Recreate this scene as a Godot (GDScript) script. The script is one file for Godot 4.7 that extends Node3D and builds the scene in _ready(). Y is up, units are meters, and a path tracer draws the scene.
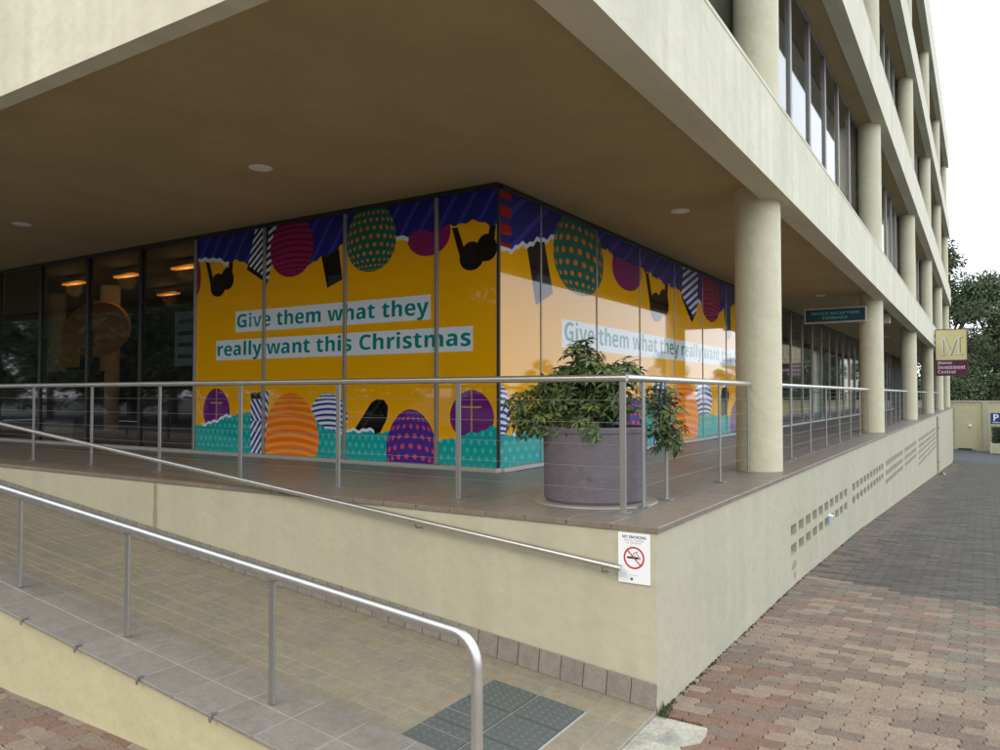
extends Node3D
# Corner of an office building: raised tiled terrace with a printed shopfront, an access ramp, block paving.
# Terrace corner at the origin: street facade runs along -Z (face x = 0), ramp side runs along -X (face z = 0).

const P := 1.08          # terrace floor
const SOF := 3.98        # soffit over the terrace
const FX := 1.82         # ramp-side fascia plane (z)
const ZEND := -52.0
const BANDS := [[3.83, 4.70], [7.52, 8.60], [11.88, 12.90], [16.40, 18.10]]
const COLZ := [-3.82, -13.37, -22.92, -32.47, -42.02, -51.57]
var M := {}
var rng := RandomNumberGenerator.new()

# ---------------------------------------------------------------- helpers
func ST() -> SurfaceTool:
	var s := SurfaceTool.new()
	s.begin(Mesh.PRIMITIVE_TRIANGLES)
	return s

func tri(s: SurfaceTool, a: Vector3, b: Vector3, c: Vector3, n: Vector3) -> void:
	s.set_normal(n)
	if (b - a).cross(c - a).dot(n) > 0.0:
		s.add_vertex(a); s.add_vertex(c); s.add_vertex(b)
	else:
		s.add_vertex(a); s.add_vertex(b); s.add_vertex(c)

func quad(s: SurfaceTool, a: Vector3, b: Vector3, c: Vector3, d: Vector3, n: Vector3) -> void:
	tri(s, a, b, c, n)
	tri(s, a, c, d, n)

func bx(s: SurfaceTool, a: Vector3, b: Vector3) -> void:   # plain box between two corners
	var lo := Vector3(min(a.x, b.x), min(a.y, b.y), min(a.z, b.z))
	var hi := Vector3(max(a.x, b.x), max(a.y, b.y), max(a.z, b.z))
	cb(s, (lo + hi) / 2.0, hi - lo, 0.0)

func cb(s: SurfaceTool, c: Vector3, size: Vector3, bev: float) -> void:   # box with chamfered edges
	var h := size / 2.0
	var e := bev
	var i := h - Vector3(e, e, e)
	for ax in 3:
		var u := (ax + 1) % 3
		var v := (ax + 2) % 3
		for sg in [-1.0, 1.0]:
			var n := Vector3.ZERO
			n[ax] = sg
			var q := []
			for k in [[-1, -1], [1, -1], [1, 1], [-1, 1]]:
				var p := Vector3.ZERO
				p[ax] = sg * h[ax]; p[u] = k[0] * i[u]; p[v] = k[1] * i[v]
				q.append(c + p)
			quad(s, q[0], q[1], q[2], q[3], n)
	if e <= 0.0:
		return
	for ax in 3:
		var u := (ax + 1) % 3
		var v := (ax + 2) % 3
		for su in [-1.0, 1.0]:
			for sv in [-1.0, 1.0]:
				var n := Vector3.ZERO
				n[u] = su * 0.7071; n[v] = sv * 0.7071
				var a := Vector3.ZERO
				var b := Vector3.ZERO
				a[ax] = -i[ax]; a[u] = su * h[u]; a[v] = sv * i[v]
				b[ax] = -i[ax]; b[u] = su * i[u]; b[v] = sv * h[v]
				var a2 := a
				var b2 := b
				a2[ax] = i[ax]; b2[ax] = i[ax]
				quad(s, c + a, c + b, c + b2, c + a2, n)
	for sx in [-1.0, 1.0]:
		for sy in [-1.0, 1.0]:
			for sz in [-1.0, 1.0]:
				tri(s, c + Vector3(sx * h.x, sy * i.y, sz * i.z), c + Vector3(sx * i.x, sy * h.y, sz * i.z), c + Vector3(sx * i.x, sy * i.y, sz * h.z), Vector3(sx, sy, sz).normalized())

func tube(s: SurfaceTool, pts: Array, r: float, sides := 10, caps := true) -> void:
	var rings := []
	var dirs := []
	for k in pts.size():
		var d: Vector3
		if k == 0: d = pts[1] - pts[0]
		elif k == pts.size() - 1: d = pts[k] - pts[k - 1]
		else: d = (pts[k] - pts[k - 1]).normalized() + (pts[k + 1] - pts[k]).normalized()
		d = d.normalized()
		dirs.append(d)
	var side: Vector3 = dirs[0].cross(Vector3.UP)
	if side.length() < 0.05: side = dirs[0].cross(Vector3.RIGHT)
	side = side.normalized()
	for k in pts.size():
		side = (side - dirs[k] * side.dot(dirs[k])).normalized()
		var up: Vector3 = side.cross(dirs[k]).normalized()
		var ring := []
		for j in sides:
			var a := TAU * j / sides
			ring.append(side * cos(a) + up * sin(a))
		rings.append(ring)
	for k in pts.size() - 1:
		for j in sides:
			var j2 := (j + 1) % sides
			var n1: Vector3 = rings[k][j]
			var n2: Vector3 = rings[k][j2]
			var n3: Vector3 = rings[k + 1][j2]
			var n4: Vector3 = rings[k + 1][j]
			var A: Vector3 = pts[k] + n1 * r
			var B: Vector3 = pts[k] + n2 * r
			var C: Vector3 = pts[k + 1] + n3 * r
			var D: Vector3 = pts[k + 1] + n4 * r
			var seq := [[A, n1], [B, n2], [C, n3], [A, n1], [C, n3], [D, n4]]
			if (B - A).cross(C - A).dot(n1 + n2) > 0.0:
				seq = [[A, n1], [C, n3], [B, n2], [A, n1], [D, n4], [C, n3]]
			for q in seq:
				s.set_normal(q[1]); s.add_vertex(q[0])
	if caps:
		for e in [0, pts.size() - 1]:
			var n: Vector3 = dirs[e] * (-1.0 if e == 0 else 1.0)
			for j in sides:
				tri(s, pts[e], pts[e] + rings[e][j] * r, pts[e] + rings[e][(j + 1) % sides] * r, n)

func lathe(s: SurfaceTool, c: Vector3, prof: Array, sides := 40) -> void:   # prof: [radius, height], hard edges between profile segments
	for k in prof.size() - 1:
		var r0: float = prof[k][0]
		var y0: float = prof[k][1]
		var r1: float = prof[k + 1][0]
		var y1: float = prof[k + 1][1]
		var sl := Vector2(y1 - y0, r0 - r1).normalized()
		for j in sides:
			var a0 := TAU * j / sides
			var a1 := TAU * (j + 1) / sides
			var d0 := Vector3(cos(a0), 0, sin(a0))
			var d1 := Vector3(cos(a1), 0, sin(a1))
			var n0 := d0 * sl.x + Vector3.UP * sl.y
			var n1 := d1 * sl.x + Vector3.UP * sl.y
			var A := c + d0 * r0 + Vector3.UP * y0
			var B := c + d1 * r0 + Vector3.UP * y0
			var C := c + d1 * r1 + Vector3.UP * y1
			var D := c + d0 * r1 + Vector3.UP * y1
			for q in [[A, n0], [B, n1], [C, n1], [A, n0], [C, n1], [D, n0]]:
				s.set_normal(q[1]); s.add_vertex(q[0])

func obj(parent: Node, called: String, m, material) -> MeshInstance3D:
	var o := MeshInstance3D.new()
	o.name = called
	o.mesh = m.commit() if m is SurfaceTool else m
	if material is String: material = M[material]
	o.material_override = material
	parent.add_child(o, true)
	return o

func thing(called: String, at: Vector3, label: String, category: String, group := "") -> Node3D:
	var o := Node3D.new()
	o.name = called
	o.position = at
	add_child(o, true)
	tag(o, label, category, group)
	return o

func tag(o: Node, label: String, category: String, group := "") -> void:
	o.set_meta("label", label)
	o.set_meta("category", category)
	if group != "": o.set_meta("group", group)

func structure(called: String) -> Node3D:
	var o := Node3D.new()
	o.name = called
	o.set_meta("kind", "structure")
	add_child(o, true)
	return o

func lin(r: float, g: float, b: float) -> Color:
	return Color(r, g, b).linear_to_srgb()

func noise_img(seed_: int, freq: float, w: int, h: int, oct := 4) -> Image:
	var n := FastNoiseLite.new()
	n.seed = seed_
	n.noise_type = FastNoiseLite.TYPE_SIMPLEX_SMOOTH
	n.frequency = freq
	n.fractal_octaves = oct
	return n.get_seamless_image(w, h)

# base colour (linear) varied by layers [seed, frequency, strength, vertical stretch, tint colour or null]
func layered(base: Color, layers: Array, size := 512) -> ImageTexture:
	var ims := []
	for l in layers:
		var im := noise_img(l[0], l[1], size, size / int(l[3]))
		if l[3] > 1: im.resize(size, size, Image.INTERPOLATE_CUBIC)
		ims.append(im)
	var out := Image.create(size, size, true, Image.FORMAT_RGB8)
	for y in size:
		for x in size:
			var c := base
			for k in ims.size():
				var v: float = ims[k].get_pixel(x, y).r - 0.5
				var l = layers[k]
				if l[4] == null:
					c = c * (1.0 + 2.0 * l[2] * v)
				elif v > 0.0:
					c = c.lerp(l[4], clampf(v * 2.0 * l[2], 0.0, 1.0))
			c = Color(clampf(c.r, 0, 1), clampf(c.g, 0, 1), clampf(c.b, 0, 1)).linear_to_srgb()
			out.set_pixel(x, y, c)
	out.generate_mipmaps()
	return ImageTexture.create_from_image(out)

func normal_tex(seed_: int, freq: float, strength: float, size := 256) -> ImageTexture:
	var im := noise_img(seed_, freq, size, size, 5)
	im.bump_map_to_normal_map(strength)
	im.generate_mipmaps()
	return ImageTexture.create_from_image(im)

func mat(col: Color, rough: float, metal := 0.0) -> StandardMaterial3D:   # col in sRGB
	var m := StandardMaterial3D.new()
	m.albedo_color = col
	m.roughness = rough
	m.metallic = metal
	return m

func tmat(t: Texture2D, metres: float, rough: float, nt: Texture2D = null, ns := 0.5, world := true) -> StandardMaterial3D:
	var m := mat(Color.WHITE, rough)
	m.albedo_texture = t
	m.uv1_triplanar = true
	m.uv1_world_triplanar = world
	m.uv1_scale = Vector3.ONE / metres
	if nt:
		m.normal_enabled = true
		m.normal_texture = nt
		m.normal_scale = ns
	return m

func gy(z: float) -> float:   # height of the street surface
	var k := [[0.0, 0.0], [-4.0, -0.05], [-8.6, -0.21], [-49.0, -2.23], [-60.0, -2.08]]
	if z >= 0.0: return 0.0
	for i in k.size() - 1:
		if z >= k[i + 1][0]:
			return lerpf(k[i][1], k[i + 1][1], (z - k[i][0]) / (k[i + 1][0] - k[i][0]))
	return -2.08

func ramp_y(x: float) -> float:
	return 0.02 - 0.094 * x

func cope_y(x: float) -> float:
	return 0.15 - 0.0985 * x

# ---------------------------------------------------------------- printed film on the shopfront
var im: Image
var ps := 1.0
var ph := 1.0

func paint(u0: float, v0: float, u1: float, v1: float, f: Callable) -> void:
	var w := im.get_width()
	var h := im.get_height()
	for y in range(maxi(0, int((ph - v1) * ps)), mini(h, int((ph - v0) * ps) + 1)):
		var v := ph - (y + 0.5) / ps
		for x in range(maxi(0, int(u0 * ps)), mini(w, int(u1 * ps) + 1)):
			var c: Color = f.call((x + 0.5) / ps, v)
			if c.a > 0.0: im.set_pixel(x, y, c)

func rect(u0: float, v0: float, u1: float, v1: float, c: Color) -> void:
	im.fill_rect(Rect2i(int(u0 * ps), int((ph - v1) * ps), int((u1 - u0) * ps), int((v1 - v0) * ps)), c)

const NONE := Color(0, 0, 0, 0)

func egg(cu: float, cv: float, ru: float, rv: float, style: String, a: Color, b: Color, vmin := -9.0, n := 6.0) -> void:
	paint(cu - ru, max(cv - rv, vmin), cu + ru, cv + rv, func(u, v):
		var du: float = (u - cu) / ru
		var dv: float = (v - cv) / rv
		var wide := 1.0 - 0.12 * dv
		var q: float = du * du / (wide * wide) + dv * dv
		if q > 1.0: return NONE
		var lon: float = asin(clampf(du / (wide * sqrt(maxf(0.001, 1.0 - dv * dv))), -1, 1))
		var la: float = asin(clampf(dv, -1, 1)) * n / 1.57 - 0.7 * (1.0 - du * du)
		match style:
			"stripe": return b if fposmod(la, 1.0) < 0.45 else a
			"dots":
				var row := floorf(la * 0.8)
				var fr := fposmod(la * 0.8, 1.0) - 0.5
				var fl := fposmod(lon * n / 2.4 + 0.5 * fposmod(row, 2.0), 1.0) - 0.5
				return b if fr * fr + fl * fl < 0.065 else a
			"ribbon":
				if absf(du) < 0.035 or (absf(dv - 0.3) < 0.03 and absf(du) < 0.45): return b
				return a
		return a)

func poly(pts: PackedVector2Array, f: Callable) -> void:
	var lo := pts[0]
	var hi := pts[0]
	for p in pts:
		lo = lo.min(p); hi = hi.max(p)
	paint(lo.x, lo.y, hi.x, hi.y, func(u, v): return f.call(u, v) if Geometry2D.is_point_in_polygon(Vector2(u, v), pts) else NONE)

func headset(u: float, v: float, w: float, h: float) -> void:   # two arms hanging down to two ear cups
	var k := Color(0.05, 0.045, 0.05)
	poly(PackedVector2Array([Vector2(u, v + h), Vector2(u + w * 0.13, v + h), Vector2(u + w * 0.34, v + h * 0.3), Vector2(u + w * 0.2, v + h * 0.25)]), func(_a, _b): return k)
	poly(PackedVector2Array([Vector2(u + w * 0.87, v + h * 1.05), Vector2(u + w, v + h * 1.05), Vector2(u + w * 0.95, v + h * 0.5), Vector2(u + w * 0.8, v + h * 0.5)]), func(_a, _b): return k)
	egg(u + w * 0.45, v + h * 0.3, w * 0.27, h * 0.33, "plain", Color(0.09, 0.085, 0.09), k)
	egg(u + w * 0.78, v + h * 0.45, w * 0.23, h * 0.31, "plain", k, k)

func edge_at(e: Array, u: float) -> float:
	if u <= e[0][0]: return e[0][1]
	for i in e.size() - 1:
		if u <= e[i + 1][0]: return lerpf(e[i][1], e[i + 1][1], (u - e[i][0]) / (e[i + 1][0] - e[i][0]))
	return e[-1][1]

func blue_band(e: Array, su: float) -> void:
	paint(0, 1.9, 99, 3.1, func(u, v):
		var ed: float = edge_at(e, u) + 0.018 * sin(u * 17.0) + 0.012 * sin(u * 41.0)
		var snow: bool = sin(u * 2.1 / su + 1.0) > 0.7
		if v > ed:
			var t := fposmod((u / su + (v - 2.5) * -0.7) * 4.0, 1.0)
			return Color(0.20, 0.23, 0.60) if t < 0.22 else Color(0.09, 0.115, 0.47)
		if snow and v > ed - 0.05: return Color(0.86, 0.88, 0.93)
		return NONE)

func teal_hill(e: Array, su: float) -> void:
	paint(0, 0, 99, 0.9, func(u, v):
		var ed: float = edge_at(e, u) + 0.012 * sin(u * 23.0 / su) + 0.008 * sin(u * 51.0)
		if v < ed:
			var row := floorf(v / 0.085)
			var fu := fposmod(u / (0.095 * su) + 0.5 * fposmod(row, 2.0), 1.0) - 0.5
			var fv := fposmod(v / 0.085, 1.0) - 0.5
			return Color(0.27, 0.74, 0.72) if fu * fu * 2.4 + fv * fv < 0.09 else Color(0.05, 0.62, 0.61)
		if v < ed + 0.035 and sin(u * 2.6 / su + 0.4) > 0.72: return Color(0.88, 0.9, 0.93)
		return NONE)

func lettering(text: String, u0: float, v0: float, u1: float, v1: float, c: Color, bold := true, fill_h := true, serif := false) -> void:   # v0/v1: baseline box of ascender to descender
	var tm := TextMesh.new()
	var f := SystemFont.new()
	f.font_names = PackedStringArray(["Droid Serif" if serif else "Droid Sans"])
	f.font_weight = 700 if bold else 400
	tm.font = f
	tm.font_size = 64
	tm.pixel_size = 0.01
	tm.depth = 0.0
	tm.curve_step = 1.0
	tm.text = text
	if tm.get_surface_count() == 0: return
	var arr := tm.surface_get_arrays(0)
	var vs: PackedVector3Array = arr[Mesh.ARRAY_VERTEX]
	var ix: PackedInt32Array = arr[Mesh.ARRAY_INDEX] if arr[Mesh.ARRAY_INDEX] != null else PackedInt32Array(range(vs.size()))
	var lo := vs[0]
	var hi := vs[0]
	for p in vs:
		lo = lo.min(p); hi = hi.max(p)
	var sx := (u1 - u0) / (hi.x - lo.x)
	var sy := (v1 - v0) / (hi.y - lo.y) if fill_h else sx
	for t in range(0, ix.size(), 3):
		var q := []
		for k in 3:
			var p := vs[ix[t + k]]
			q.append(Vector2((u0 + (p.x - lo.x) * sx) * ps, (ph - v0 - (p.y - lo.y) * sy) * ps))
		fill_tri(q[0], q[1], q[2], c)

func fill_tri(a: Vector2, b: Vector2, c: Vector2, col: Color) -> void:
	var ar := (b - a).cross(c - a)
	if absf(ar) < 1e-6: return
	for y in range(maxi(0, int(floor(min(a.y, b.y, c.y)))), mini(im.get_height() - 1, int(ceil(max(a.y, b.y, c.y)))) + 1):
		for x in range(maxi(0, int(floor(min(a.x, b.x, c.x)))), mini(im.get_width() - 1, int(ceil(max(a.x, b.x, c.x)))) + 1):
			var p := Vector2(x + 0.5, y + 0.5)
			var w0 := (b - a).cross(p - a) / ar
			var w1 := (c - b).cross(p - b) / ar
			var w2 := (a - c).cross(p - c) / ar
			if w0 >= -0.001 and w1 >= -0.001 and w2 >= -0.001: im.set_pixel(x, y, col)

func canvas(w: float, h: float, scale_: float, bg: Color) -> void:
	ps = scale_
	ph = h
	im = Image.create(int(w * ps), int(h * ps), true, Image.FORMAT_RGB8)
	im.fill(bg)

func film(t: Texture2D, gloss := true) -> StandardMaterial3D:
	var m := mat(Color.WHITE, 0.04 if gloss else 0.45)
	if gloss: m.metallic_specular = 0.3
	m.albedo_texture = t
	m.texture_filter = BaseMaterial3D.TEXTURE_FILTER_LINEAR_WITH_MIPMAPS_ANISOTROPIC
	if gloss:
		m.clearcoat_enabled = true
		m.clearcoat = 0.6
		m.clearcoat_roughness = 0.02
	return m

func done() -> ImageTexture:
	im.generate_mipmaps()
	return ImageTexture.create_from_image(im)

const YEL := Color(0.93, 0.67, 0.02)
const TEALINK := Color(0.02, 0.52, 0.50)
const PALE := Color(0.86, 0.89, 0.91)
const PURPLE := Color(0.42, 0.14, 0.46)
const MAROON := Color(0.60, 0.10, 0.32)
const MAROON2 := Color(0.40, 0.06, 0.26)
const BLUEW := Color(0.17, 0.2, 0.55)
const DARK := Color(0.06, 0.05, 0.06)

func diag(a: Color, b: Color, n: float, k: float) -> Callable:
	return func(u, v): return a if fposmod((u * k + v) * n, 1.0) < 0.5 else b

func poster_ramp_side() -> ImageTexture:   # 4.80 x 2.88 m
	canvas(4.80, 2.90, 240.0, YEL)
	var A := func(x: Array): return PackedVector2Array(x.map(func(p): return Vector2(p[0], p[1])))
	headset(0.2, 2.07, 0.56, 0.46)
	headset(4.22, 2.06, 0.55, 0.45)
	egg(3.91, 2.52, 0.29, 0.27, "stripe", Color(0.55, 0.1, 0.36), Color(0.47, 0.1, 0.36), -9, 7)
	poly(A.call([[2.33, 2.40], [2.61, 2.46], [2.67, 2.10], [2.43, 2.02]]), func(u, v): return Color(0.2, 0.2, 0.19) if (u > 2.44 and v < 2.16) else DARK)
	blue_band([[0.0, 2.56], [0.26, 2.6], [0.5, 2.53], [0.76, 2.49], [1.08, 2.45], [1.6, 2.4], [2.18, 2.34], [2.35, 2.38], [2.65, 2.48], [3.45, 2.51], [3.62, 2.51], [4.02, 2.53], [4.2, 2.53], [4.39, 2.56], [4.8, 2.48]], 1.0)
	poly(A.call([[1.2, 2.95], [1.56, 2.95], [1.54, 2.60], [1.40, 2.15], [1.02, 2.36]]), func(u, v): return DARK if v < 2.45 - (u - 1.02) * 0.55 - 0.03 or absf(u - 1.36 - (v - 2.5) * 0.08) < 0.03 else (PALE if fposmod((u * (0.8 if u < 1.36 else 0.5) - v) * 11.0, 1.0) < 0.5 else Color(0.09, 0.09, 0.2)))
	egg(1.825, 2.585, 0.37, 0.385, "stripe", MAROON, MAROON2, -9, 8)
	egg(3.10, 2.545, 0.365, 0.395, "dots", Color(0.02, 0.40, 0.34), Color(0.88, 0.45, 0.16), -9, 8)
	egg(0.0, 2.35, 0.10, 0.25, "plain", MAROON, MAROON)
	egg(0.445, 0.59, 0.265, 0.27, "ribbon", PURPLE, Color(0.75, 0.6, 0.3))
	egg(2.46, 0.55, 0.30, 0.25, "stripe", PALE, BLUEW, -9, 6)
	poly(A.call([[2.80, 0.30], [2.98, 0.52], [3.12, 0.69], [3.2, 0.73], [3.3, 0.72], [3.36, 0.65], [3.35, 0.52], [3.25, 0.36], [3.2, 0.28]]), func(u, v): return Color(0.16, 0.155, 0.16) if absf((v - 0.45) - (u - 3.02) * 1.1) < 0.03 else DARK)
	egg(4.47, 0.575, 0.27, 0.25, "ribbon", PURPLE, Color(0.75, 0.6, 0.3))
	teal_hill([[0.0, 0.36], [0.34, 0.39], [0.55, 0.46], [1.07, 0.57], [1.4, 0.5], [2.27, 0.46], [2.47, 0.37], [2.73, 0.33], [2.85, 0.36], [3.34, 0.36], [4.02, 0.29], [4.24, 0.32], [4.44, 0.38], [4.8, 0.47]], 1.0)
	egg(1.83, 0.30, 0.47, 0.50, "stripe", Color(0.92, 0.42, 0.14), Color(0.93, 0.6, 0.1), -9, 8)
	poly(A.call([[1.11, 0.80], [1.45, 0.82], [1.42, 0.5], [1.37, 0.0], [1.12, 0.0]]), func(u, v): return DARK if v > 0.72 and u < 1.3 else (PALE if fposmod(((u if v < 0.45 else -u) * -1.3 + v) * 9.0, 1.0) < 0.5 else BLUEW))
	egg(3.68, 0.22, 0.345, 0.40, "dots", Color(0.27, 0.17, 0.55), Color(0.86, 0.27, 0.33), -9, 7)
	rect(0.81, 1.565, 3.95, 1.835, PALE)
	rect(0.43, 1.215, 4.49, 1.475, PALE)
	lettering("Give them what they", 0.84, 1.57, 3.92, 1.81, TEALINK)
	lettering("really want this Christmas", 0.46, 1.22, 4.46, 1.46, TEALINK)
	return done()

func poster_street_side() -> ImageTexture:   # 10.90 x 2.88 m
	canvas(10.90, 2.90, 185.0, YEL)
	var A := func(x: Array): return PackedVector2Array(x.map(func(p): return Vector2(p[0], p[1])))
	poly(A.call([[0.54, 2.5], [0.96, 2.5], [1.17, 1.92], [0.78, 1.75]]), func(u, v): return Color(0.25, 0.25, 0.3) if v < 2.1 and u > 0.8 else Color(0.12, 0.12, 0.14))
	egg(3.3, 2.52, 0.5, 0.32, "stripe", Color(0.5, 0.1, 0.38), Color(0.44, 0.1, 0.38), -9, 7)
	headset(3.96, 1.88, 0.95, 0.66)
	poly(A.call([[7.85, 2.5], [8.35, 2.5], [8.35, 1.9], [8.1, 1.8]]), func(_u, v): return Color(0.05, 0.3, 0.28) if v > 2.0 else DARK)
	blue_band([[0.0, 2.25], [0.3, 2.31], [0.73, 2.45], [1.25, 2.60], [2.54, 2.66], [2.94, 2.60], [3.8, 2.58], [4.81, 2.48], [5.57, 2.45], [7.63, 2.32], [8.61, 2.55], [9.5, 2.4], [10.9, 2.5]], 2.0)
	paint(0.0, 2.28, 0.26, 3.0, func(_u, v): return Color(0.62, 0.09, 0.12) if fposmod(v * 5.4, 1.0) < 0.55 else Color(0.16, 0.14, 0.45))
	egg(1.85, 2.49, 0.67, 0.52, "dots", Color(0.02, 0.40, 0.36), Color(0.85, 0.48, 0.14), -9, 7)
	poly(A.call([[5.62, 2.95], [6.4, 2.95], [6.3, 2.2], [6.02, 1.98], [5.52, 2.34]]), func(u, v): return DARK if v < 2.4 - (u - 5.5) * 0.5 else (PALE if fposmod((u * 0.4 - v) * 8.0, 1.0) < 0.5 else BLUEW))
	egg(7.08, 2.53, 0.56, 0.45, "stripe", MAROON, MAROON2, -9, 8)
	egg(9.4, 2.5, 0.5, 0.45, "dots", Color(0.02, 0.40, 0.34), Color(0.88, 0.45, 0.16), -9, 8)
	egg(0.06, 0.61, 0.18, 0.27, "stripe", PALE, BLUEW, -9, 6)
	poly(A.call([[0.26, 0.33], [0.68, 0.6], [0.9, 0.5], [0.8, 0.3]]), func(_u, _v): return DARK)
	egg(1.9, 0.45, 0.6, 0.42, "ribbon", PURPLE, Color(0.75, 0.6, 0.3))
	egg(6.64, 0.72, 0.48, 0.36, "stripe", PALE, BLUEW, -9, 6)
	poly(A.call([[7.4, 0.3], [7.75, 0.9], [8.05, 0.96], [8.2, 0.8], [8.0, 0.3]]), func(_u, _v): return DARK)
	egg(9.9, 0.45, 0.6, 0.42, "ribbon", PURPLE, Color(0.75, 0.6, 0.3))
	teal_hill([[0.0, 0.36], [1.1, 0.38], [2.6, 0.5], [4.2, 0.68], [4.9, 0.5], [6.37, 0.45], [8.69, 0.36], [10.9, 0.4]], 1.7)
	poly(A.call([[4.22, 1.0], [4.82, 1.0], [4.75, 0.4], [4.3, 0.0], [4.25, 0.0]]), func(u, v): return PALE if fposmod((u * 0.7 - v * 0.25) * 7.0, 1.0) < 0.5 else BLUEW)
	egg(5.6, 0.42, 0.74, 0.60, "stripe", Color(0.92, 0.42, 0.14), Color(0.93, 0.6, 0.1), -9, 8)
	egg(8.75, 0.25, 0.5, 0.42, "dots", Color(0.35, 0.17, 0.55), Color(0.7, 0.27, 0.5), -9, 7)
	egg(3.4, 0.25, 0.6, 0.5, "dots", Color(0.27, 0.17, 0.55), Color(0.86, 0.27, 0.33), -9, 7)
	rect(1.38, 1.315, 10.5, 1.65, PALE)
	lettering("Give them what they really want this Christmas", 1.45, 1.33, 10.42, 1.64, TEALINK)
	return done()

# ---------------------------------------------------------------- foliage
func leaf(s: SurfaceTool, p: Vector3, dir: Vector3, up: Vector3, l: float, w: float, c: Color) -> void:   # folded diamond
	var side := dir.cross(up).normalized() * w * 0.5
	var nn := side.cross(dir).normalized()
	var mid := p + dir * l * 0.45 - nn * w * 0.12
	var tip := p + dir * l - nn * l * 0.15
	var a := mid + side + nn * w * 0.18
	var b := mid - side + nn * w * 0.18
	s.set_color(c)
	var n1 := (a - p).cross(tip - p).normalized()
	var n2 := (tip - p).cross(b - p).normalized()
	tri(s, p, a, tip, n1)
	tri(s, p, tip, b, n2)

func rdir() -> Vector3:
	var v := Vector3(rng.randfn(), rng.randfn(), rng.randfn())
	return v.normalized()

func tree_mesh(seed_: int, h: float, r: float, leaves: int, size: float, base: Color) -> Array:   # [trunk, crown]
	rng.seed = seed_
	var tr := ST()
	var cr := ST()
	tube(tr, [Vector3(0, -0.3, 0), Vector3(0.1, h * 0.25, 0.05), Vector3(-0.1, h * 0.5, 0.1), Vector3(0.05, h * 0.8, 0)], h * 0.022, 9)
	var clumps := []
	for k in 46:
		var a := rng.randf() * TAU
		var t := rng.randf()
		var y := h * lerpf(0.12, 0.97, t)
		var env := r * sqrt(clampf(sin(clampf(t * 0.85 + 0.13, 0, 1) * PI), 0.05, 1.0))
		var rr := env * sqrt(rng.randf()) * rng.randf_range(0.7, 1.1)
		var c := Vector3(cos(a) * rr, y, sin(a) * rr)
		clumps.append([c, rng.randf_range(0.13, 0.26) * r * 1.4, rng.randf_range(0.7, 1.25)])
		if k % 3 == 0:
			tube(tr, [Vector3(0, y * 0.6, 0), (Vector3(0, y * 0.7, 0) + c) / 2.0, c], h * 0.006, 5)
	for i in leaves:
		var cl = clumps[rng.randi() % clumps.size()]
		var d := rdir()
		var p: Vector3 = cl[0] + d * Vector3(1, 0.72, 1) * cl[1] * pow(rng.randf(), 0.4)
		var dr := (d + rdir() * 0.8 + Vector3(0, -0.25, 0)).normalized()
		var k: float = cl[2] * rng.randf_range(0.7, 1.3)
		leaf(cr, p, dr, rdir(), size * rng.randf_range(0.7, 1.3), size * 0.6, Color(base.r * k, base.g * k, base.b * k * 0.95))
	return [tr.commit(), cr.commit()]

# ---------------------------------------------------------------- scene
func _ready() -> void:
	rng.seed = 7
	setup_camera_and_light()
	make_materials()
	make_ground()
	make_ramp()
	make_retaining_wall()
	make_terrace()
	make_building()
	make_shopfront()
	make_interior()
	make_railings()
	make_planter()
	make_signs()
	make_far_end()
	make_trees()
	make_small_things()

func setup_camera_and_light() -> void:
	var cam := Camera3D.new()
	cam.name = "camera"
	cam.fov = 2.0 * rad_to_deg(atan(375.0 / 760.0))
	cam.near = 0.05
	cam.far = 900.0
	cam.position = Vector3(1.618, 1.853, 4.254)
	cam.rotation = Vector3(atan(20.0 / 760.0), deg_to_rad(32.4), 0)
	add_child(cam)
	cam.current = true
	var sm := ProceduralSkyMaterial.new()
	sm.sky_top_color = Color(0.90, 0.94, 0.98)
	sm.sky_horizon_color = Color(0.97, 0.98, 1.0)
	sm.sky_curve = 0.2
	sm.ground_bottom_color = Color(0.35, 0.34, 0.32)
	sm.ground_horizon_color = Color(0.8, 0.8, 0.8)
	sm.sun_angle_max = 1.0
	sm.energy_multiplier = 2.1
	var sky := Sky.new()
	sky.sky_material = sm
	var env := Environment.new()
	env.background_mode = Environment.BG_SKY
	env.sky = sky
	env.tonemap_mode = Environment.TONE_MAPPER_LINEAR
	env.tonemap_exposure = 1.1
	env.sdfgi_enabled = true
	env.ssao_enabled = true
	env.ssil_enabled = true
	var we := WorldEnvironment.new()
	we.name = "world_environment"
	we.environment = env
	add_child(we)
	var sun := DirectionalLight3D.new()
	sun.name = "sun"
	sun.light_energy = 0.42
	sun.light_angular_distance = 25.0
	sun.light_color = Color(1.0, 0.96, 0.88)
	sun.shadow_enabled = true
	sun.rotation_degrees = Vector3(-35, -12, 0)
	add_child(sun)

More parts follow.
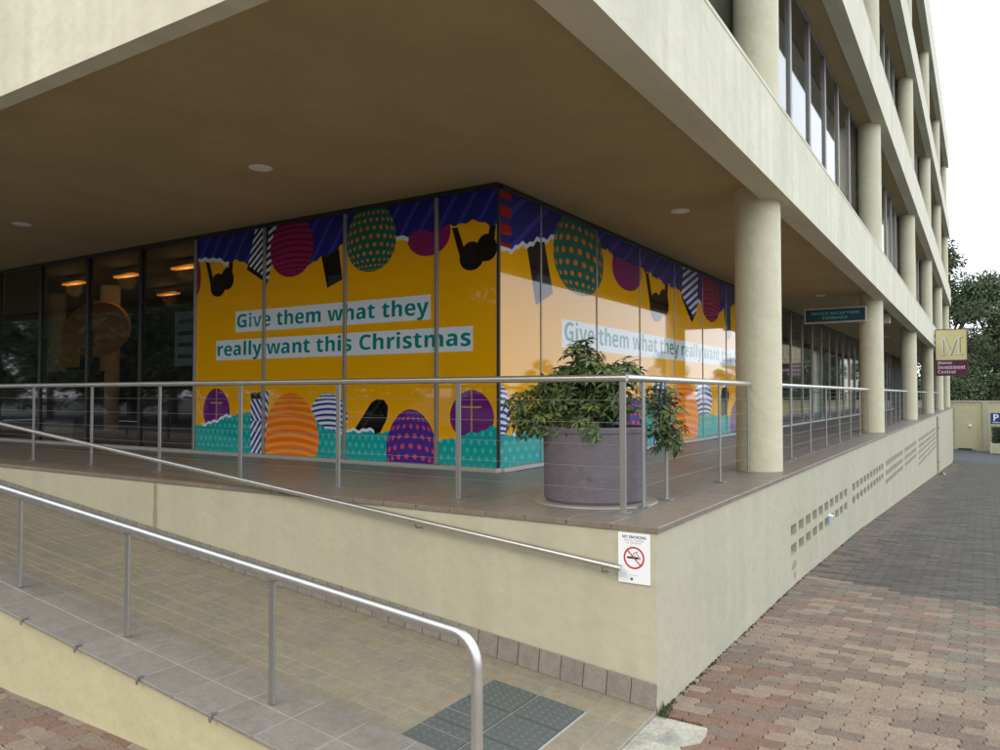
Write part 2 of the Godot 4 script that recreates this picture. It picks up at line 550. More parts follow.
func make_materials() -> void:
	var nfine := normal_tex(11, 0.06, 3.0)
	var streak := [[21, 0.02, 0.045, 16, null], [22, 0.006, 0.06, 1, null], [23, 0.09, 0.035, 1, null], [24, 0.012, 0.22, 8, Color(0.36, 0.33, 0.23)]]
	M.plinth = tmat(layered(Color(0.46, 0.43, 0.315), streak), 3.1, 0.75, nfine, 0.15)
	M.ramp_paint = tmat(layered(Color(0.53, 0.485, 0.30), [[31, 0.01, 0.05, 1, null], [32, 0.08, 0.035, 1, null], [33, 0.02, 0.16, 1, Color(0.42, 0.38, 0.25)]]), 2.3, 0.8, nfine, 0.18)
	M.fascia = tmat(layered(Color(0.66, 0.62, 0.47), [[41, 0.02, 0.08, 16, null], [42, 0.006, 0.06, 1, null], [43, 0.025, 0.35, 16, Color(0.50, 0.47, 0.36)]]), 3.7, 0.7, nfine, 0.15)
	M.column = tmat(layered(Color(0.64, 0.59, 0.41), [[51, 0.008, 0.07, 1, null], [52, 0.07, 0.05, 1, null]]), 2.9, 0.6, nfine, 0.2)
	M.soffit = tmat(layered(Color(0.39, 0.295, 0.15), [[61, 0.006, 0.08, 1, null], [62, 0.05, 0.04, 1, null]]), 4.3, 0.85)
	M.steel = tmat(layered(Color(0.62, 0.61, 0.59), [[71, 0.04, 0.08, 1, null], [72, 0.01, 0.10, 1, null]], 256), 0.9, 0.36)
	M.steel.metallic = 0.9
	M.steel_dull = mat(lin(0.33, 0.32, 0.31), 0.45, 0.75)
	M.alu = mat(lin(0.30, 0.29, 0.27), 0.45, 0.5)
	M.alu_pale = mat(lin(0.48, 0.47, 0.44), 0.45, 0.35)
	M.dark_frame = mat(lin(0.035, 0.033, 0.03), 0.45, 0.3)
	M.grout = tmat(layered(Color(0.36, 0.325, 0.26), [[81, 0.03, 0.25, 1, null]], 256), 1.3, 0.95)
	M.grout_dark = tmat(layered(Color(0.12, 0.11, 0.09), [[82, 0.03, 0.2, 1, null]], 256), 1.3, 0.95)
	M.asphalt = tmat(layered(Color(0.075, 0.08, 0.085), [[91, 0.15, 0.3, 1, null], [92, 0.01, 0.15, 1, null]]), 4.0, 0.9, nfine, 0.6)
	M.bedding = tmat(layered(Color(0.05, 0.045, 0.035), [[93, 0.1, 0.4, 1, null], [94, 0.02, 0.6, 1, Color(0.05, 0.06, 0.025)]], 256), 0.9, 1.0)
	M.concrete = tmat(layered(Color(0.42, 0.40, 0.33), [[95, 0.02, 0.2, 1, null], [96, 0.1, 0.15, 1, null], [97, 0.015, 0.9, 1, Color(0.22, 0.22, 0.2)]], 256), 0.8, 0.95, nfine, 0.8)
	M.rubber = mat(lin(0.10, 0.112, 0.105), 0.6)
	M.glass = mat(Color(0.10, 0.11, 0.11, 0.30), 0.03)
	M.glass.transparency = BaseMaterial3D.TRANSPARENCY_ALPHA
	M.glass_up = mat(Color(0.10, 0.12, 0.12, 0.45), 0.03)
	M.glass_up.transparency = BaseMaterial3D.TRANSPARENCY_ALPHA
	M.dark_room = mat(lin(0.035, 0.034, 0.032), 0.85)
	M.room_floor = mat(lin(0.06, 0.055, 0.05), 0.6)
	M.curtain = mat(lin(0.32, 0.33, 0.29), 0.9)
	M.white = mat(lin(0.75, 0.75, 0.73), 0.5)
	M.pot = tmat(layered(Color(0.125, 0.108, 0.125), [[101, 0.02, 0.15, 1, null], [102, 0.1, 0.12, 1, null]], 256), 0.7, 0.6, nfine, 0.3)
	M.soil = mat(lin(0.04, 0.03, 0.02), 1.0)
	M.bark = mat(lin(0.10, 0.08, 0.06), 0.95)
	M.leaf = mat(Color.WHITE, 0.42)
	M.leaf.vertex_color_use_as_albedo = true
	M.leaf.backlight_enabled = true
	M.leaf.backlight = Color(0.25, 0.3, 0.1)
	M.moss = mat(Color.WHITE, 1.0)
	M.moss.vertex_color_use_as_albedo = true
	M.leaf_far = M.leaf.duplicate()
	M.leaf_far.roughness = 0.7
	# tile and paver tones share one grain texture
	var grain := layered(Color(0.92, 0.92, 0.92), [[111, 0.05, 0.14, 1, null], [112, 0.16, 0.14, 1, null], [113, 0.02, 0.35, 1, Color(0.62, 0.6, 0.56)]], 256)
	var gn := normal_tex(114, 0.12, 4.0)
	var fam := {
		"paver": [Color(0.37, 0.285, 0.22), Color(0.34, 0.25, 0.195), Color(0.32, 0.245, 0.195), Color(0.275, 0.205, 0.165), Color(0.225, 0.17, 0.14), Color(0.275, 0.175, 0.135), Color(0.245, 0.145, 0.11), Color(0.28, 0.245, 0.20), Color(0.235, 0.205, 0.17), Color(0.19, 0.16, 0.135)],
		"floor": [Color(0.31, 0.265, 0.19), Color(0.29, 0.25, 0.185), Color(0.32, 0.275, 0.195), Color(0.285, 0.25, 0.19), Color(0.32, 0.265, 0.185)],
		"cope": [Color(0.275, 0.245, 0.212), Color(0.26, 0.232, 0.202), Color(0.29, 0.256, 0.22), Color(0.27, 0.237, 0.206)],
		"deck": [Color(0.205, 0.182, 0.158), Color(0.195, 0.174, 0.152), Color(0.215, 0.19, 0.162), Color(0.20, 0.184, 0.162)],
		"nosing": [Color(0.24, 0.195, 0.157), Color(0.25, 0.2, 0.158), Color(0.225, 0.185, 0.152)]}
	for i in fam.paver.size(): fam.paver[i] = fam.paver[i] * Color(0.88, 0.88, 0.82)
	for k in fam:
		var lst := []
		for c in fam[k]:
			var m := tmat(grain, 0.8 if k == "paver" else 1.1, 0.88 if k == "paver" else 0.4, gn, 0.5 if k == "paver" else 0.12)
			m.albedo_color = c.linear_to_srgb()
			lst.append(m)
		M[k] = lst
	M.paver_many = tmat(grain, 0.8, 0.88, gn, 0.5)
	M.paver_many.vertex_color_use_as_albedo = true
	M.floor_many = tmat(grain, 1.1, 0.4, gn, 0.12)
	M.floor_many.vertex_color_use_as_albedo = true
	M.paver_tones = fam.paver
	M.floor_tones = fam.floor
	M.deck_tones = fam.deck

# interlocking paver, long side along x, zigzag edges that mesh with its neighbours
func paver_mesh() -> ArrayMesh:
	var L := 0.225
	var W := 0.1125
	var a := 0.0045
	var e9 := 0.010
	var out := []   # outline, anticlockwise seen from above in (x, z)
	for q in [[0.0, 0.0], [0.125, 1.0], [0.375, -1.0], [0.625, 1.0], [0.875, -1.0]]:
		out.append(Vector2(-L / 2 + q[0] * L, -W / 2 + q[1] * a))
	for q in [[0.0, 0.0], [0.3, 1.0], [0.7, -1.0]]:
		out.append(Vector2(L / 2 + q[1] * e9, -W / 2 + q[0] * W))
	for q in [[1.0, 0.0], [0.875, -1.0], [0.625, 1.0], [0.375, -1.0], [0.125, 1.0]]:
		out.append(Vector2(-L / 2 + q[0] * L, W / 2 + q[1] * a))
	for q in [[1.0, 0.0], [0.7, -1.0], [0.3, 1.0]]:
		out.append(Vector2(-L / 2 + q[1] * e9, -W / 2 + q[0] * W))
	var s := ST()
	var n := out.size()
	var rim := []
	var top := []
	for p in out:
		rim.append(p - p.normalized() * 0.0026)
		top.append(p - p.normalized() * 0.0072)
	for i in n:
		var j := (i + 1) % n
		var t0 := Vector3(top[i].x, 0, top[i].y)
		var t1 := Vector3(top[j].x, 0, top[j].y)
		var r0 := Vector3(rim[i].x, -0.005, rim[i].y)
		var r1 := Vector3(rim[j].x, -0.005, rim[j].y)
		var e := (r1 - r0).normalized()
		var o := Vector3(e.z, 0, -e.x)
		if o.dot(r0) < 0: o = -o
		tri(s, Vector3.ZERO, t0, t1, Vector3.UP)
		quad(s, t0, t1, r1, r0, (o * 0.6 + Vector3.UP * 0.8).normalized())
		quad(s, r0, r1, r1 - Vector3(0, 0.03, 0), r0 - Vector3(0, 0.03, 0), o)
	return s.commit()

func tile_mesh(sx: float, sz: float, bev := 0.0015) -> ArrayMesh:   # top face at y = 0
	var s := ST()
	cb(s, Vector3(0, -0.006, 0), Vector3(sx, 0.012, sz), bev)
	return s.commit()

func multi(parent: Node, called: String, mesh: Mesh, xf: Array, cols: Array, material) -> void:
	var mm := MultiMesh.new()
	mm.transform_format = MultiMesh.TRANSFORM_3D
	mm.use_colors = true
	mm.mesh = mesh
	mm.instance_count = xf.size()
	for i in xf.size():
		mm.set_instance_transform(i, xf[i])
		mm.set_instance_color(i, cols[i])
	var o := MultiMeshInstance3D.new()
	o.name = called
	o.multimesh = mm
	o.material_override = M[material]
	o.set_meta("kind", "stuff")
	parent.add_child(o, true)

func make_ground() -> void:
	# one sheet to the horizon that follows the fall of the street
	var s := ST()
	var zs := [420.0, 40.0, 0.0, -4.0, -8.6, -49.0, -60.0, -520.0]
	for i in zs.size() - 1:
		var y0 := gy(zs[i]) - 0.05
		var y1 := gy(zs[i + 1]) - 0.05
		var n := Vector3(0, zs[i] - zs[i + 1], y1 - y0).normalized()
		quad(s, Vector3(-450, y0, zs[i]), Vector3(450, y0, zs[i]), Vector3(450, y1, zs[i + 1]), Vector3(-450, y1, zs[i + 1]), n)
	var g := obj(self, "ground", s, "asphalt")
	g.set_meta("kind", "structure")
	# block paving: bedding + pavers
	var pave := structure("block_paving")
	s = ST()
	var bz := [5.0, 0.0, -4.0, -8.6, -49.0]
	for i in bz.size() - 1:
		var y0 := gy(bz[i]) - 0.022
		var y1 := gy(bz[i + 1]) - 0.022
		quad(s, Vector3(-0.02, y0, bz[i]), Vector3(6.2, y0, bz[i]), Vector3(6.2, y1, bz[i + 1]), Vector3(-0.02, y1, bz[i + 1]), Vector3.UP)
	quad(s, Vector3(-7, -0.0225, 5.0), Vector3(-0.02, -0.0225, 5.0), Vector3(-0.02, -0.0225, 1.7), Vector3(-7, -0.0225, 1.7), Vector3.UP)
	obj(pave, "bedding", s, "bedding")
	var pm := paver_mesh()
	var nz := FastNoiseLite.new()
	nz.seed = 5
	nz.frequency = 0.9
	var nz2 := FastNoiseLite.new()
	nz2.seed = 9
	nz2.frequency = 0.25
	var xf := []
	var cols := []
	var cand := []
	rng.seed = 31
	var L := 0.225
	var W := 0.1125
	for r in range(-37, 436):
		var z := -W * r + 0.03
		for c in range(-30, 28):
			var x := 0.14 + c * L + (L / 2 if posmod(r, 2) == 1 else 0.0)
			if x < -6.5 or x > 6.1 or z < -48.9: continue
			if z <= 0.02 and x < -0.09: continue          # pavers run up to the wall face
			if z > 0.02 and z < 1.80 and x < 0.22: continue
			if z >= 1.80 and z < 1.88 and x < -0.1 and x > -0.3: continue
			var y := gy(z) + rng.randf_range(-0.0025, 0.0025)
			var sl := atan2(gy(z - 0.06) - gy(z + 0.06), 0.12)
			var b := Basis(Vector3.RIGHT, sl) * Basis(Vector3.UP, rng.randf_range(-0.012, 0.012)) * Basis(Vector3.FORWARD, rng.randf_range(-0.006, 0.006))
			if rng.randf() < 0.5: b = b * Basis(Vector3.UP, PI)
			# tone
			var v := nz.get_noise_2d(x * 0.8, z * 2.2) + 0.22 * rng.randfn()
			var v2 := nz2.get_noise_2d(x, z)
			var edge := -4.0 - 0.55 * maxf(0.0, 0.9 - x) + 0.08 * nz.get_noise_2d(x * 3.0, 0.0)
			var k: int
			if v > 0.28: k = 0 if rng.randf() < 0.6 else 1
			elif v > 0.05: k = 1 if rng.randf() < 0.5 else 2
			elif v > -0.12: k = 2 if rng.randf() < 0.5 else 3
			elif v > -0.35: k = 3 if rng.randf() < 0.4 else 4
			else: k = 4
			if x > 1.3 and z < -1.3 and rng.randf() < 0.55: k = 7 + rng.randi() % 2
			elif z < -2.3 and z > edge and rng.randf() < 0.7: k = [3, 4, 5, 8][rng.randi() % 4]
			elif x < 0.65 and z > -1.2 and rng.randf() < 0.5: k = 5 + rng.randi() % 2
			var col: Color = M.paver_tones[k]
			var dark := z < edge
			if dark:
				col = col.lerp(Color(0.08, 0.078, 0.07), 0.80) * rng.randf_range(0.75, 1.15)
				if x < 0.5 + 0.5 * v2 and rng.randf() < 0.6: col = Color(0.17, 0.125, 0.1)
			else:
				col = col * rng.randf_range(0.88, 1.1)
			var t := Transform3D(b, Vector3(x, y, z))
			# the pavers that show largest: nearest the street corner and beside the ramp wall
			var near := (x > -0.1 and x < 0.55 + 0.36 * (0.6 - z) + 0.4 and x < 1.95 and z < 0.45 and z > -3.1) or (x < -2.2 and x > -4.3 and z < 2.35)
			if near and not dark: cand.append([Vector2(x - 1.0, z - 0.6).length() if x > -0.1 else 0.5, t, k])
			else:
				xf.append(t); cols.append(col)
	cand.sort_custom(func(p, q): return p[0] < q[0])
	for i in cand.size():
		if i < 298:
			var o := obj(pave, "paver", pm, M.paver[cand[i][2]])
			o.transform = cand[i][1]
		else:
			xf.append(cand[i][1]); cols.append(M.paver_tones[cand[i][2]])
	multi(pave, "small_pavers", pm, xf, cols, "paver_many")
	# worn concrete strip between the foot of the ramp and the paving
	var ap := structure("concrete_apron")
	s = ST()
	var prev := Vector2.ZERO
	for i in 21:
		var z := 0.03 + i * 0.0985
		var w := 0.30 + 0.05 * sin(i * 1.7) + 0.035 * sin(i * 4.1)
		if i > 0:
			quad(s, Vector3(0.004, 0.006, prev.y), Vector3(prev.x, 0.004, prev.y), Vector3(w, 0.004, z), Vector3(0.004, 0.006, z), Vector3.UP)
			quad(s, Vector3(prev.x, 0.004, prev.y), Vector3(prev.x + 0.012, -0.02, prev.y), Vector3(w + 0.012, -0.02, z), Vector3(w, 0.004, z), Vector3(0.9, 0.4, 0).normalized())
		prev = Vector2(w, z)
	obj(ap, "slab", s, "concrete")

func slope_basis(k: float) -> Basis:   # surface rising towards -x with gradient k
	return Basis(Vector3.FORWARD, atan(k))

func make_ramp() -> void:
	var r := structure("access_ramp")
	var s := ST()
	var X0 := -11.2
	# body, its top is the joint colour
	var a := Vector3(0, ramp_y(0) - 0.0028, 0.0)
	var b := Vector3(X0, ramp_y(X0) - 0.0028, 0.0)
	var dz := Vector3(0, 0, 1.38)
	quad(s, a, b, b + dz, a + dz, Vector3(0.094, 1, 0).normalized())
	quad(s, Vector3(0, -0.1, 0), a, a + dz, Vector3(0, -0.1, 1.38), Vector3.RIGHT)
	bx(s, Vector3(X0, P - 0.02, 0.0), Vector3(-30, P - 0.4, 1.38))
	obj(r, "ramp_slab", s, "grout")
	var bs := slope_basis(0.094)
	var t := 0.1555
	var tm := tile_mesh(t - 0.006, t - 0.006)
	var cand := []
	rng.seed = 77
	for i in 72:
		for j in 9:
			var x := -(i + 0.5) * t
			var z := (j + 0.5) * t - 0.012
			var tact := i >= 2 and i < 6 and j >= 2
			if tact: continue
			var sz := 1.0
			cand.append([Transform3D(bs.scaled(Vector3(1, 1, sz)), Vector3(x, ramp_y(x), z)), rng.randi() % 5])
	var xf := []
	var cols := []
	for i in cand.size():
		if i < 296:
			obj(r, "floor_tile", tm, M.floor[cand[i][1]]).transform = cand[i][0]
		else:
			xf.append(cand[i][0]); cols.append(M.floor_tones[cand[i][1]])
	multi(r, "upper_floor_tiles", tm, xf, cols, "floor_many")
	# tactile warning tiles: 300 mm squares with raised domes
	var ts := ST()
	var w := t * 2.0 - 0.014
	cb(ts, Vector3(0, -0.003, 0), Vector3(w, 0.014, w), 0.001)
	for p in 6:
		for q in 6:
			var c := Vector3((p - 2.5) * 0.049, 0.004, (q - 2.5) * 0.049)
			for k in 8:
				var a0 := TAU * k / 8
				var a1 := TAU * (k + 1) / 8
				var o0 := c + Vector3(cos(a0), 0, sin(a0)) * 0.0155
				var o1 := c + Vector3(cos(a1), 0, sin(a1)) * 0.0155
				var u0 := c + Vector3(cos(a0) * 0.011, 0.006, sin(a0) * 0.011)
				var u1 := c + Vector3(cos(a1) * 0.011, 0.006, sin(a1) * 0.011)
				quad(ts, o0, o1, u1, u0, (Vector3(cos(a0), 0.9, sin(a0))).normalized())
				tri(ts, c + Vector3(0, 0.006, 0), u0, u1, Vector3.UP)
	var tmm := ts.commit()
	for i in 2:
		for j in 4:
			var x := -(2 + 2 * i + 1) * t
			var z := (2 + 2 * j + 1) * t - 0.012
			if j == 3:
				continue
			obj(r, "tactile_tile", tmm, "rubber").transform = Transform3D(bs, Vector3(x, ramp_y(x) + 0.002, z))
	for i in range(2, 6):   # last row against the kerb stays plain
		var x := -(i + 0.5) * t
		obj(r, "floor_tile", tm, M.floor[i % 5]).transform = Transform3D(bs, Vector3(x, ramp_y(x), 8.5 * t - 0.012))
	var es := ST()
	cb(es, Vector3.ZERO, Vector3(0.012, 0.008, w * 3 + 0.02), 0.001)
	var em := es.commit()
	obj(r, "edge_strip", em, "alu_pale").transform = Transform3D(bs, Vector3(-2 * t + 0.004, ramp_y(-2 * t) + 0.002, 5 * t - 0.012))

	# low outer wall of the ramp
	var wl := thing("ramp_wall", Vector3(-2, 0, 1.62), "low pale yellow wall with grey tiled top along the outside of the ramp", "wall")
	s = ST()
	var off := Vector3(2, 0, -1.62)
	var xe := -0.06
	var y0 := cope_y(xe) - 0.022
	var y1 := cope_y(X0) - 0.022
	for zz in [[1.40, -1.0], [1.84, 1.0]]:
		quad(s, Vector3(xe, -0.1, zz[0]) + off, Vector3(X0, -0.1, zz[0]) + off, Vector3(X0, y1, zz[0]) + off, Vector3(xe, y0, zz[0]) + off, Vector3(0, 0, zz[1]))
	quad(s, Vector3(xe, -0.1, 1.40) + off, Vector3(xe, y0, 1.40) + off, Vector3(xe, y0, 1.84) + off, Vector3(xe, -0.1, 1.84) + off, Vector3.RIGHT)
	quad(s, Vector3(xe, y0, 1.40) + off, Vector3(X0, y1, 1.40) + off, Vector3(X0, y1, 1.84) + off, Vector3(xe, y0, 1.84) + off, Vector3.UP)
	obj(wl, "wall_body", s, "ramp_paint")
	s = ST()   # mortar bed under the coping tiles
	var cbs := slope_basis(0.0985)
	y0 = cope_y(xe) - 0.0022
	y1 = cope_y(X0) - 0.0022
	quad(s, Vector3(xe, y0, 1.395) + off, Vector3(X0, y1, 1.395) + off, Vector3(X0, y1, 1.852) + off, Vector3(xe, y0, 1.852) + off, Vector3.UP)
	quad(s, Vector3(xe, y0, 1.852) + off, Vector3(X0, y1, 1.852) + off, Vector3(X0, y1 - 0.018, 1.852) + off, Vector3(xe, y0 - 0.018, 1.852) + off, Vector3.BACK)
	quad(s, Vector3(xe, y0, 1.395) + off, Vector3(X0, y1, 1.395) + off, Vector3(X0, y1 - 0.018, 1.395) + off, Vector3(xe, y0 - 0.018, 1.395) + off, Vector3.FORWARD)
	obj(wl, "mortar_bed", s, "grout")
	var cl := 0.30
	var cms := ST()
	cb(cms, Vector3(0, -0.009, 0), Vector3(cl - 0.004, 0.018, 0.236), 0.002)
	var cm := cms.commit()
	for i in 37:
		for j in 2:
			var x := xe - (i + 0.5) * cl - (0.0 if j == 0 else 0.0)
			var o := obj(wl, "coping_tile", cm, M.cope[rng.randi() % 4])
			o.transform = Transform3D(cbs, Vector3(x, cope_y(x), 1.505 + j * 0.24) + off)
	# small steel clips on the outer edge
	s = ST()
	cb(s, Vector3(0, -0.012, 0.008), Vector3(0.016, 0.034, 0.006), 0.001)
	cb(s, Vector3(0, 0.006, -0.012), Vector3(0.016, 0.005, 0.045), 0.001)
	var clip := s.commit()
	for i in 9:
		var x := -0.95 - i * 0.6
		var o := obj(wl, "edge_clip", clip, "steel_dull")
		o.position = Vector3(x, cope_y(x), 1.866) + off
		o.rotation.y = rng.randf_range(-0.3, 0.3)

func make_retaining_wall() -> void:
	var w := thing("retaining_wall", Vector3(-0.1, 0, -0.1), "cream rendered terrace wall with rows of small vent openings above the block paving", "wall")
	var off := Vector3(0.1, 0, 0.1)
	var TOP := P - 0.035
	# ramp side face (z = 0) with a slab of wall behind it
	var s := ST()
	bx(s, Vector3(-0.25, -0.3, -0.2) + off, Vector3(-30, TOP, 0.0) + off)
	obj(w, "ramp_side_face", s, "plinth")
	# street side face (x = 0): bands and piers round the vent openings
	s = ST()
	var rows := [[0.445, 0.555], [0.26, 0.365], [0.10, 0.19], [-0.08, 0.01], [-0.25, -0.16]]
	var groups := [[-3.66, -7.46, 2], [-7.86, -12.06, 2], [-12.42, -16.24, 3], [-16.7, -20.6, 3], [-21.4, -31.2, 5]]
	bx(s, Vector3(-0.25, 0.555, 0.0) + off, Vector3(0, TOP, ZEND) + off)
	bx(s, Vector3(-0.25, -3.2, 0.0) + off, Vector3(0, -0.25, ZEND) + off)
	var lv := -0.25
	for ri in range(rows.size() - 1, -1, -1):
		var lo: float = rows[ri][0]
		var hi: float = rows[ri][1]
		if lo > lv: bx(s, Vector3(-0.25, lv, 0.0) + off, Vector3(0, lo, ZEND) + off)
		var z := 0.0
		for g in groups:
			if g[2] <= ri: continue
			var n := 10 if g[0] > -20.0 else 22
			var pitch: float = (g[0] - g[1]) / n
			for k in n:
				var za: float = g[0] - pitch * k
				bx(s, Vector3(-0.25, lo, z) + off, Vector3(0, hi, za) + off)
				z = za - pitch * 0.70
		bx(s, Vector3(-0.25, lo, z) + off, Vector3(0, hi, ZEND) + off)
		lv = hi
	bx(s, Vector3(-2.0, TOP, ZEND) + off, Vector3(-0.25, -3.2, ZEND + 0.2) + off)
	obj(w, "street_side_face", s, "plinth")
	# vent bricks: webs recessed in each opening, seen as one grille per group
	for g in groups:
		s = ST()
		bx(s, Vector3(-0.27, -0.3, g[0] + 0.1) + off, Vector3(-0.26, 0.6, g[1] - 0.1) + off)
		obj(w, "vent_backing", s, "dark_room")
	# one opening holds an orange brick
	s = ST()
	cb(s, Vector3(-0.09, 0.312, -3.66 - 0.38 * 3 - 0.133) + off, Vector3(0.11, 0.075, 0.24), 0.004)
	var ob := obj(w, "brick", s, mat(lin(0.32, 0.17, 0.07), 0.9))
	ob.set_meta("label", "orange brick showing in a vent opening")
	# terrace edge nosing tiles
	var nm := ST()
	cb(nm, Vector3(0, -0.018, 0), Vector3(0.296, 0.036, 0.30), 0.004)
	var nmesh := nm.commit()
	rng.seed = 12
	for i in 46:
		var o := obj(w, "nosing_tile", nmesh, M.nosing[rng.randi() % 3])
		o.position = Vector3(-0.285 - 0.30 * (i + 0.5), P, -0.135) + off
	var nm2 := ST()
	cb(nm2, Vector3(0, -0.018, 0), Vector3(0.30, 0.036, 0.296), 0.004)
	var nmesh2 := nm2.commit()
	for i in 60:
		var o := obj(w, "nosing_tile", nmesh2, M.nosing[rng.randi() % 3])
		o.position = Vector3(-0.135, P, 0.015 - 0.30 * (i + 0.5)) + off
	s = ST()
	cb(s, Vector3(-0.135, P - 0.018, (-17.99 + ZEND) / 2.0) + off, Vector3(0.30, 0.036, -ZEND - 17.99), 0.004)
	obj(w, "far_nosing", s, M.nosing[0])
	# grey tile skirting on the ramp side, following the slope
	var sm := ST()
	cb(sm, Vector3(0, 0, 0), Vector3(0.150, 0.150, 0.012), 0.0015)
	var smesh := sm.commit()
	var bs := slope_basis(0.094)
	for i in 66:
		var x := -0.004 - 0.1555 * (i + 0.5)
		if ramp_y(x) + 0.16 > TOP: break
		var o := obj(w, "skirting_tile", smesh, M.cope[rng.randi() % 4])
		o.transform = Transform3D(bs, Vector3(x, ramp_y(x) + 0.077, 0.0075) + off)
	# rusty run-off mark and dark scuffs
	s = ST()
	var pz := [[0.0, 0.022], [0.09, 0.03], [0.2, 0.024], [0.3, 0.034], [0.40, 0.03], [0.52, 0.036]]
	for i in pz.size() - 1:
		var xa := -4.86
		quad(s, Vector3(xa - pz[i][1], TOP - pz[i][0], 0.0015) + off, Vector3(xa + pz[i][1], TOP - pz[i][0], 0.0015) + off, Vector3(xa + pz[i + 1][1], TOP - pz[i + 1][0], 0.0015) + off, Vector3(xa - pz[i + 1][1], TOP - pz[i + 1][0], 0.0015) + off, Vector3.BACK)
	var stm := mat(Color(0.45, 0.36, 0.15, 0.26), 0.9)
	stm.transparency = BaseMaterial3D.TRANSPARENCY_ALPHA
	obj(w, "rust_stain", s, stm)
	s = ST()
	for q in [[-3.80, 0.15, 0.16, 0.045], [-3.84, 0.04, 0.07, 0.05]]:
		var pts := []
		for k in 9:
			var a := TAU * k / 9
			pts.append(Vector3(0.0015, q[1] + sin(a) * q[3] * rng.randf_range(0.6, 1.1), q[0] + cos(a) * q[2] * rng.randf_range(0.6, 1.1)) + off)
		for k in 9:
			tri(s, Vector3(0.0015, q[1], q[0]) + off, pts[k], pts[(k + 1) % 9], Vector3.RIGHT)
	var sc := mat(Color(0.25, 0.24, 0.2, 0.20), 0.9)
	sc.transparency = BaseMaterial3D.TRANSPARENCY_ALPHA
	obj(w, "scuff", s, sc)

func make_terrace() -> void:
	var t := structure("terrace_floor")
	var s := ST()
	bx(s, Vector3(-0.3, P - 0.2, -0.28), Vector3(-30, P - 0.007, -2.2))
	bx(s, Vector3(-0.3, P - 0.2, -2.2), Vector3(-2.6, P - 0.007, ZEND))
	obj(t, "slab", s, "grout_dark")
	var tm := tile_mesh(0.294, 0.294, 0.001)
	rng.seed = 44
	var cand := []
	for i in 44:
		for j in 7:
			cand.append([Transform3D(Basis.IDENTITY, Vector3(-0.435 - 0.3 * i, P, -0.435 - 0.3 * j)), rng.randi() % 4])
	for i in 7:
		for j in range(7, 170):
			cand.append([Transform3D(Basis.IDENTITY, Vector3(-0.435 - 0.3 * i, P, -0.435 - 0.3 * j)), rng.randi() % 4])
	var eye := Vector3(1.6, 1.85, 4.2)
	cand.sort_custom(func(p, q): return p[0].origin.distance_to(eye) < q[0].origin.distance_to(eye))
	var xf := []
	var cols := []
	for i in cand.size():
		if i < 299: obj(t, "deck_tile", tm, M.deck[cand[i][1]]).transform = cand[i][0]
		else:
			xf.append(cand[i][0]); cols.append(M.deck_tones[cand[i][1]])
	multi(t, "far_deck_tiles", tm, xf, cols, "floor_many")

var bld: Node3D
const BO := Vector3(5, -1.08, 5)   # from world to building coordinates (building node stands at its base)

func part(called: String, s: SurfaceTool, material, parent: Node = null) -> MeshInstance3D:
	var o := obj(parent if parent else bld, called, s, material)
	return o

